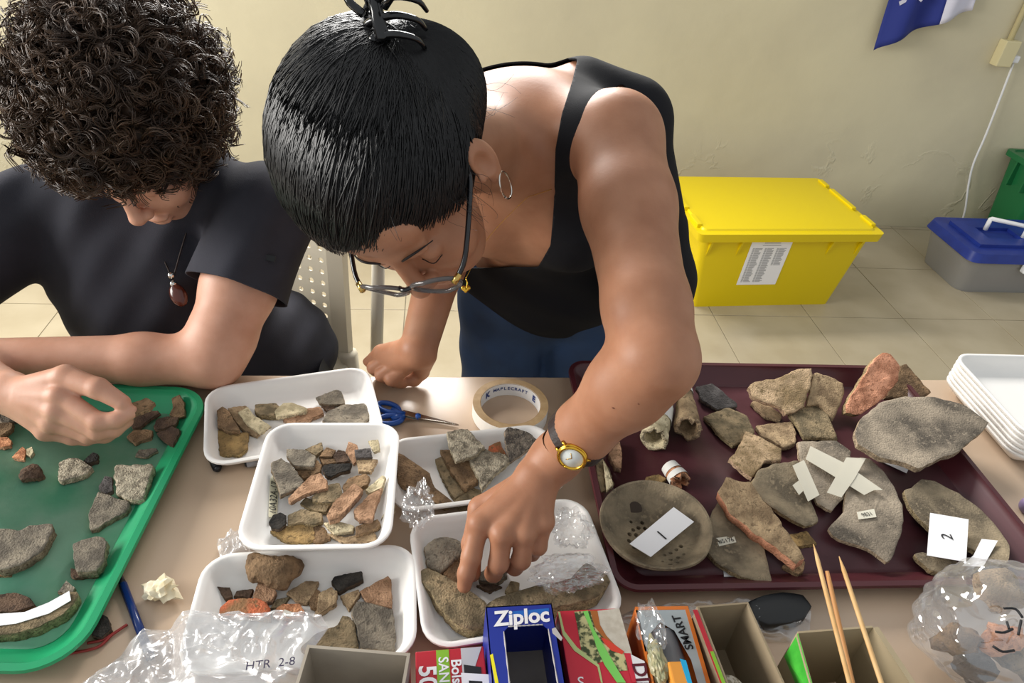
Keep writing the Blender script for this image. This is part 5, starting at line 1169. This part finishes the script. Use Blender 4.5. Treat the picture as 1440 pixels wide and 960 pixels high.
# claw clip
clipm = mat('clip_black', '0c0c0e', .15, spec=.7)
cl = tag(empty('hair_clip', CLIP), 'shiny black claw clip gripping the woman\'s bun', 'hair clip')
def hb_(l, f, t): return hp_(l, f, t)
def cq(l, f, t): return CLIP+l*AW[0]+f*AW[1]+t*AW[2]
reparent(tube('clip_hinge', [cq(.006, .030, .016), cq(-.012, -.040, .022)], .0065, clipm, sides=10), cl)
for s in (-1, 1):
    reparent(tube('finger_tab', bez([cq(-.004+s*.004, -.006, .020), cq(.004+s*.014, -.020, .030), cq(.012+s*.026, -.022, .036), cq(.010+s*.030, -.006, .036), cq(.002+s*.012, .006, .026)], 16), .0040, clipm, sides=8), cl)
    for k in range(4):
        f0 = .026-k*.018; reparent(tube('clip_tooth', bez([cq(0, f0, .018), cq(s*.018, f0, .014), cq(s*.030, f0, .000), cq(s*.028, f0, -.016)], 10), [.0040-.0020*i/10 for i in range(11)], clipm, sides=8), cl)
# brows and lashes
dark = mat('brow_dark', '1a1210', .7)
for s in (-1, 1):
    reparent(tube('eyebrow', bez([hp_(s*.014, .0965, -.002), hp_(s*.028, .0955, .006), hp_(s*.042, .0885, .005), hp_(s*.052, .079, -.001)], 14), [.0006+.0008*math.sin(math.pi*min(1, .15+i/14)) for i in range(15)], dark, sides=6), woman)
    reparent(tube('eyelashes', bez([hp_(s*.019, .0885, -.028), hp_(s*.032, .0935, -.031), hp_(s*.045, .0865, -.027)], 10), .0006, dark, sides=5), woman)
# glasses
gl = tag(empty('glasses', hp_(0, .125, -.03)), 'black-framed eyeglasses with clear glossy rims on the woman\'s nose', 'glasses')
gm = mat('glasses_black', '101014', .12, spec=.7); gc = mat('glasses_clear', '6a6462', .05, spec=.9, trans=.5); lens = film('lens_glass', .93, .02, haze=0)
for s in (-1, 1):
    c0 = (s*.034, .118, -.034); pts = [hp_(c0[0]+.027*math.cos(t), c0[1]-.006*abs(math.cos(t))*(1 if s*math.cos(t) > 0 else 0), c0[2]+.021*math.sin(t)) for t in np.linspace(0, 2*math.pi, 33)]
    reparent(tube('rim', pts, .0026, gc, sides=8), gl)
    reparent(mesh('lens', pts[:-1], [tuple(range(32))], lens), gl)
    reparent(tube('temple', hw.push(bez([hp_(s*.064, .112, -.028), hp_(s*.074, .09, -.026), hp_(s*.082, .03, -.018), hp_(s*.084, -.012, -.012), hp_(s*.080, -.030, -.03)], 18), .0032), .0028, gm, sides=8), gl)
    reparent(tube('hinge', [hp_(s*.060, .117, -.028), hp_(s*.067, .108, -.028)], .0036, mat('hinge_gold', 'c9a860', .25, metal=1), sides=8), gl)
reparent(tube('bridge', bez([hp_(-.009, .117, -.028), hp_(0, .121, -.024), hp_(.009, .117, -.028)], 8), .0026, gm, sides=8), gl)
# earring, charm
silver = mat('silver', 'd8d4cc', .18, metal=1); gold = mat('gold', 'e0b040', .18, metal=1)
ec = hp_(.088, .004, -.075); eu = unit(AW[1]); ev = unit(AW[2]*.9+AW[0]*.2)
tag(tube('hoop_earring', [ec+.021*(math.cos(t)*eu*.62+math.sin(t)*ev) for t in np.linspace(0, 2*math.pi, 33)], .0011, silver, sides=8), 'thin silver hoop earring on the woman\'s ear', 'earring')
pc_ = cp(655, 405, .86); chm = tag(empty('necklace_charm', pc_), 'tiny gold heart charm hanging below the woman\'s chin', 'charm')
reparent(tube('charm_loop', bez([pc_+UP*.012, pc_+UP*.006+RT*.002, pc_], 6), .0009, gold, sides=6), chm)
hrt = Body(); hrt.cone(pc_-UP*.004, pc_+RT*.003, .0016, .0032, .002).cone(pc_-UP*.004, pc_-RT*.003, .0016, .0032, .002); a, b2 = hrt.bounds(.004); P, F = hrt.mesh(a, b2, .0007); np_mesh('heart', [(P, F)], gold, chm)
reparent(tube('fine_chain', wb.push(bez([pc_+UP*.012, cp(690, 330, .90), NB_+fr*.035+la*.05], 30), .0008, 10), .0003, gold, sides=5), chm)
# wrist watch
wa = unit(WJ-EL); wc = cp(795, 634, .811)-FW*0; WCEN = EL+(WL-EL)*.74
wn = unit(-FW-wa*((-FW)@wa)); wn = unit(wn*.93+unit(np.cross(wa, wn))*(-.10)); wu = unit(np.cross(wa, wn))
wt = tag(empty('wrist_watch', WCEN), 'gold wristwatch with pale dial and dark leather strap', 'watch')
strap = mat('dark_leather', '2a1d1a', .45, bump=.2, bscale=400); RW = .0350
sv, sf = [], []
for k in range(41):
    a = 2*math.pi*k/40; d_ = math.cos(a)*wn+math.sin(a)*wu
    for r, z in ((RW, -.0075), (RW+.0022, -.0075), (RW+.0022, .0075), (RW, .0075)): sv.append(WCEN+d_*r+wa*z)
for k in range(40):
    for j in range(4): sf.append((k*4+j, k*4+(j+1) % 4, k*4+4+(j+1) % 4, k*4+4+j))
reparent(mesh('strap', sv, sf, strap, smooth=False), wt)
def disc(name, c, n_, r, t0, t1, m):
    return reparent(tube(name, [c+n_*t0, c+n_*t1], r, m, sides=28), wt)
cc = WCEN+wn*RW
disc('case', cc, wn, .0168, .0005, .0058, gold); disc('dial', cc, wn, .0128, .0055, .0061, mat('dial_white', 'd8dcd8', .4)); loopb = [cc+wn*.0060+.0146*(math.cos(t)*wa+math.sin(t)*wu) for t in np.linspace(0, 2*math.pi, 33)]
reparent(tube('bezel', loopb, .0020, gold, sides=8), wt)
for ang in (.6, 2.4): d_ = math.cos(ang)*wa+math.sin(ang)*wu; reparent(tube('watch_hand', [cc+wn*.0064, cc+wn*.0064+d_*.007], .0004, gold, sides=5), wt)
for s1 in (-1, 1):
    for s2 in (-1, 1): reparent(tube('lug', [cc+wn*.003+wu*s1*.012+wa*s2*.006, cc-wn*.001+wu*s1*.019+wa*s2*.006], .0018, gold, sides=6), wt)
reparent(tube('crown', [cc+wn*.003+wa*.0145, cc+wn*.003+wa*.0175], .0022, gold, sides=8), wt)

# ------------------------------------------------------------------ the young man
mskin = skin('skin_man', 'cd9c84', 'bd8a70')
OM = cp(192, 182, .985); AM = hframe(OM, math.radians(14), math.radians(16), math.radians(-6))
hm, mp_ = head_body(OM, AM, False)
mSL, mEL = cp(372, 305, 1.10), at(300, 506, TZ+.050); mWL = cp(-45, 502, 1.0)
mSR, mER, mWR = cp(25, 315, 1.12), np.array([-.845, .935, .80]), cp(8, 549, .925)
mNB = cp(222, 235, 1.13); mCH = cp(225, 380, 1.22); mBE = cp(272, 500, 1.33); mPE = np.array([-.40, 1.17, .575])
msp = unit(mNB-mBE); mla = unit(mSL-mSR); mla = unit(mla-msp*(mla@msp)); mfr = np.cross(mla, msp); AX = np.array([mla, mfr, msp])
mt = Body(); mt.ell(mCH, AX, (.178, .118, .185), .03); mt.cone(mCH-msp*.05, mBE, .125, .135, .06); mt.ell(mBE, AX, (.185, .12, .16), .05); mt.ell(mPE, np.eye(3), (.18, .14, .13), .06)
mt.cone(mNB, mSL, .058, .060, .04).cone(mNB, mSR, .058, .060, .04)
mb_ = Body(); mb_.p = list(mt.p); mneck = [mp_(0, -.040, -.065), mNB]
mb_.chain(mneck, [.056, .062], .03)
mb_.chain([mSL, mSL+(mEL-mSL)*.5, mSL+(mEL-mSL)*.85, mEL], [.058, .054, .048, .041], .02); mb_.chain([mEL, mEL+(mWL-mEL)*.3, mWL], [.041, .037, .027], .02)
mb_.chain([mSR, mER, mER+(mWR-mER)*.35, mWR], [.056, .043, .040, .027], .02)
lo, hi = mb_.bounds(); parts = [mb_.mesh(lo, hi, .0048, smooth=3)]
hm.chain(mneck, [.056, .062], .03); parts.append(hm.mesh(OM-.165, OM+.165, .0023, smooth=2))
mh = Body(); mh.chain([mER+(mWR-mER)*.7, mWR], [.032, .027], .02)
M4 = [cp(84, 556, .897), cp(80, 577, .897), cp(74, 594, .905), cp(66, 606, .917)]
for m_, r in zip(M4, (.0145, .0145, .0135, .0125)): mh.cone(mWR+(m_-mWR)*.12, m_, .021, r, .012)
for m_ in M4: mh.ell(m_-FW*.004, np.eye(3), (.0115, .0115, .0115), .006); mh.cone(mWR+(m_-mWR)*.4-FW*.014, m_-FW*.007, .004, .0052, .008)
fing(mh, [M4[0], cp(138, 593, .893), cp(164, 590, .898), cp(184, 579, .905)], [.013, .0118, .0105, .009])
fing(mh, [M4[1], cp(138, 606, .902), cp(160, 604, .908), cp(178, 592, .914)], [.013, .0118, .0102, .0088])
fing(mh, [M4[2], cp(126, 612, .912), cp(148, 612, .92), cp(164, 605, .925)], [.0122, .011, .0098, .0085])
fing(mh, [M4[3], cp(102, 615, .925), cp(122, 617, .931), cp(138, 613, .935)], [.011, .0098, .0087, .0076])
fing(mh, [mWR+(M4[0]-mWR)*.3, cp(92, 531, .905), cp(138, 546, .897), cp(172, 566, .90)], [.020, .0165, .0135, .0105])
a, b2 = mh.bounds(.01); a[0] = max(a[0], mWR[0]-.06); parts.append(mh.mesh(a, b2, .0018, smooth=2))
lf = Body(); lf.chain([mEL+(mWL-mEL)*.7, mWL], [.030, .027], .02); kd = unit(mWL-mEL); K2 = mWL+kd*.075
for i in range(4):
    off = UP*(.026-.018*i); lf.cone(mWL+kd*.01+off*.4, np.array([*(K2+off)[:2], max((K2+off)[2], TZ+.042)]), .018, .0135, .012); fing(lf, [np.array([q_[0], q_[1], max(q_[2], TZ+.041)]) for q_ in (K2+off, K2+off+kd*.03-np.array([0, 0, .012]), K2+off+kd*.055-np.array([0, 0, .024]), K2+off+kd*.07-np.array([0, 0, .035]))], [.0125, .011, .0095, .0085])
fing(lf, [mWL+kd*.02-np.array([0, .02, 0]), mWL+kd*.06-np.array([0, .045, .004]), mWL+kd*.09-np.array([0, .045, .008])], [.018, .0135, .010])
a, b2 = lf.bounds(.01); parts.append(lf.mesh(a, np.minimum(b2, mWL+np.array([.05, .1, .1])), .0024, smooth=2))
man = tag(empty('person', (mPE[0], mPE[1], 0)), 'curly-haired person in dark t-shirt seated at the green tray, holding a sherd', 'person')
np_mesh('body', parts, mskin, man)
# t-shirt with sleeves, hem at the hips
ts = Body(); ts.p = list(mt.p); eS = mSL+(mEL-mSL)*.52; eR = mSR+(mER-mSR)*.62
ts.cone(mSL, eS+(eS-mSL)*.1, .068, .070, .018).cone(mSR, eR+(eR-mSR)*.1, .068, .072, .018)
def folds(X):
    a = (X@mla.astype(np.float32)); b = (X@msp.astype(np.float32)); return (.0058*np.sin(a*48+b*17+3*np.sin(b*9))*(.6+.4*np.sin(b*14))+.002*np.sin(a*90-b*60)).astype(np.float32)
lo3, hi3 = ts.bounds(.05); P, F = ts.mesh(lo3, hi3, .0048, off=.011, wob=folds, smooth=3)
dL = unit(mEL-mSL); dR = unit(mER-mSR)
inL = np.linalg.norm(np.cross(P-mSL, dL), axis=1) < .11; inR = np.linalg.norm(np.cross(P-mSR, dR), axis=1) < .115
dt = np.min([Body.prim(q, P.astype(np.float32)) for q in mt.p], 0); out_ = dt > .022
v = np.full(len(P), 1.0); v = np.where(inL & ((P-mSL)@dL > .02) & out_, np.minimum(v, (eS-mSL)@dL-(P-mSL)@dL), v); v = np.where(inR & ((P-mSR)@dR > .02) & out_, np.minimum(v, (eR-mSR)@dR-(P-mSR)@dR), v)
v = np.minimum(v, np.linalg.norm(P-(mNB+msp*.035), axis=1)-.082); v = np.minimum(v, P[:, 2]-.50)
P, F = clip(P, F, v*1000)
shirt = mat('charcoal_jersey', '36363d', .9, spec=.2, col2='2d2d33', nscale=9, bump=.25, bscale=900)
o = np_mesh('t_shirt', [(P, F)], shirt, man); sm = o.modifiers.new('cloth', 'SOLIDIFY'); sm.thickness = .003; sm.offset = -1
Nn = vnormals(P, F); Qs = proj(P); zc_ = (P-CAM)@FW; ds = np.hypot(Qs[:, 0]-384, Qs[:, 1]-364); near = np.where(ds < 6)[0]; ip = near[np.argmin(zc_[near])]; nn = unit(-FW+.2*RT)
reparent(boxo('sleeve_patch', (-.010, -.0045, -.0012), (.010, .0045, .0012), mat('patch_black', '0c0c0e', .5), None, .001, basis(P[ip]+nn*.003, RT-UP*.25, UP)), man)
# trousers
tr2 = Body(); tr2.ell(mPE, np.eye(3), (.185, .15, .13), .03)
for s in (-1, 1):
    h0 = mPE+np.array([s*.09, 0, -.02]); tr2.chain([h0, h0+np.array([s*.03, -.40, .0]), h0+np.array([s*.03, -.40, -.42])], [.095, .068, .05], .02)
a, b2 = tr2.bounds(.02); P, F = tr2.mesh(a, b2, .006); P, F = clip(P, F, (.60-P[:, 2])*1000); np_mesh('trousers', [(P, F)], mat('black_trousers', '17171a', .85), man)
for s in (-1, 1):
    sh = Body(); q = mPE+np.array([s*.12, -.40, 0]); sh.ell((q[0], q[1]-.05, .035), np.eye(3), (.045, .12, .036), .02); sh.cone((q[0], q[1], .05), (q[0], q[1], .10), .045, .05, .02); a, b2 = sh.bounds(.01); P, F = sh.mesh(a, b2, .004); np_mesh('shoe', [(P, F)], mat('shoe_black', ''), man)
# curly hair
MC_ = mp_(-.010, -.036, .032); MR = np.array([.130, .138, .122])
hb2 = Body(); hb2.ell(MC_, AM, MR*.95, .02)
P, F = hb2.mesh(MC_-.2, MC_+.2, .004, wob=lambda X: (.010*np.sin(X[..., 0]*95)*np.sin(X[..., 1]*88+1)*np.sin(X[..., 2]*92+2)).astype(np.float32), smooth=1)
Y = (P-OM)@AM.T; P, F = clip(P, F, np.minimum(.064-(.80*Y[:, 1]-.60*Y[:, 2]), Y[:, 2]+.105)*1000)
def curls(S_, n=22):
    d = RNG.normal(size=(S_*4, 3)); d /= np.linalg.norm(d, axis=1)[:, None]; X = d*MR+((MC_-OM)@AM.T)
    ok = (.80*X[:, 1]-.60*X[:, 2] < .068) & (X[:, 2] > -.115); d = d[ok][:S_]; m = len(d)
    base = (d*MR*(.90+.10*RNG.random((m, 1)))); down = np.array([0, .55, -.35]); axd = d*(.35+.3*RNG.random((m, 1)))+down*.5+RNG.normal(size=(m, 3))*.75; axd /= np.linalg.norm(axd, axis=1)[:, None]
    u = np.cross(axd, RNG.normal(size=(m, 3))); u /= np.linalg.norm(u, axis=1)[:, None]; v = np.cross(axd, u)
    ln = .035+.035*RNG.random((m, 1, 1)); r = .0065+.008*RNG.random((m, 1, 1)); tn = 1.2+1.6*RNG.random((m, 1, 1)); ph = 6.28*RNG.random((m, 1, 1)); t = np.linspace(0, 1, n)[None, :, None]
    out = []; rr = []
    for k in range(4):
        a = ph+tn*6.283*t+k*.22+RNG.normal(size=(m, 1, 1))*.12; rk = r*(1+.10*k*RNG.random((m, 1, 1)))*(.5+.6*t)
        out.append(base[:, None]+axd[:, None]*(ln*(t-.35))+rk*(np.cos(a)*u[:, None]+np.sin(a)*v[:, None])+RNG.normal(size=(m, 1, 3))*.0015); rr.append(np.full((m, n), .00105)*(1-.55*np.linspace(0, 1, n)**3)[None])
    W_ = np.concatenate(out)@AM+MC_; return tubes(W_, np.concatenate(rr))
hairm = mat('brown_curls', '55402f', .45, spec=.45, col2='33261e', nscale=26)
np_mesh('hair', [(P, F), curls(2200)], hairm, man)
# pendant
pc_ = cp(243, 393, 1.085); nl = tag(empty('pendant_necklace', pc_), 'dark cord necklace with silver beads and brown stone pendant', 'necklace')
cordm = mat('cord_dark', '2a1c16', .7)
reparent(tube('cord', bez([cp(208, 300, 1.08), cp(222, 345, 1.085), pc_], 10), .0012, cordm, sides=6), nl); reparent(tube('cord', bez([cp(274, 290, 1.08), cp(258, 340, 1.085), pc_], 10), .0012, cordm, sides=6), nl)
for (x, y) in ((241, 387), (244, 399)):
    c_ = cp(x, y, 1.082); bm = bmesh.new(); bmesh.ops.create_uvsphere(bm, u_segments=14, v_segments=10, radius=.0058); o = bmobj('silver_bead', bm, silver, None, True); o.location = c_; reparent(o, nl)
st_ = Body(); st_.ell(cp(251, 415, 1.08), hframe(OM, 0, 0, .5), (.013, .019, .007), .01); a, b2 = st_.bounds(.004); P, F = st_.mesh(a, b2, .0014); np_mesh('stone', [(P, F)], mat('brown_stone', '4a2218', .18, spec=.6), nl)
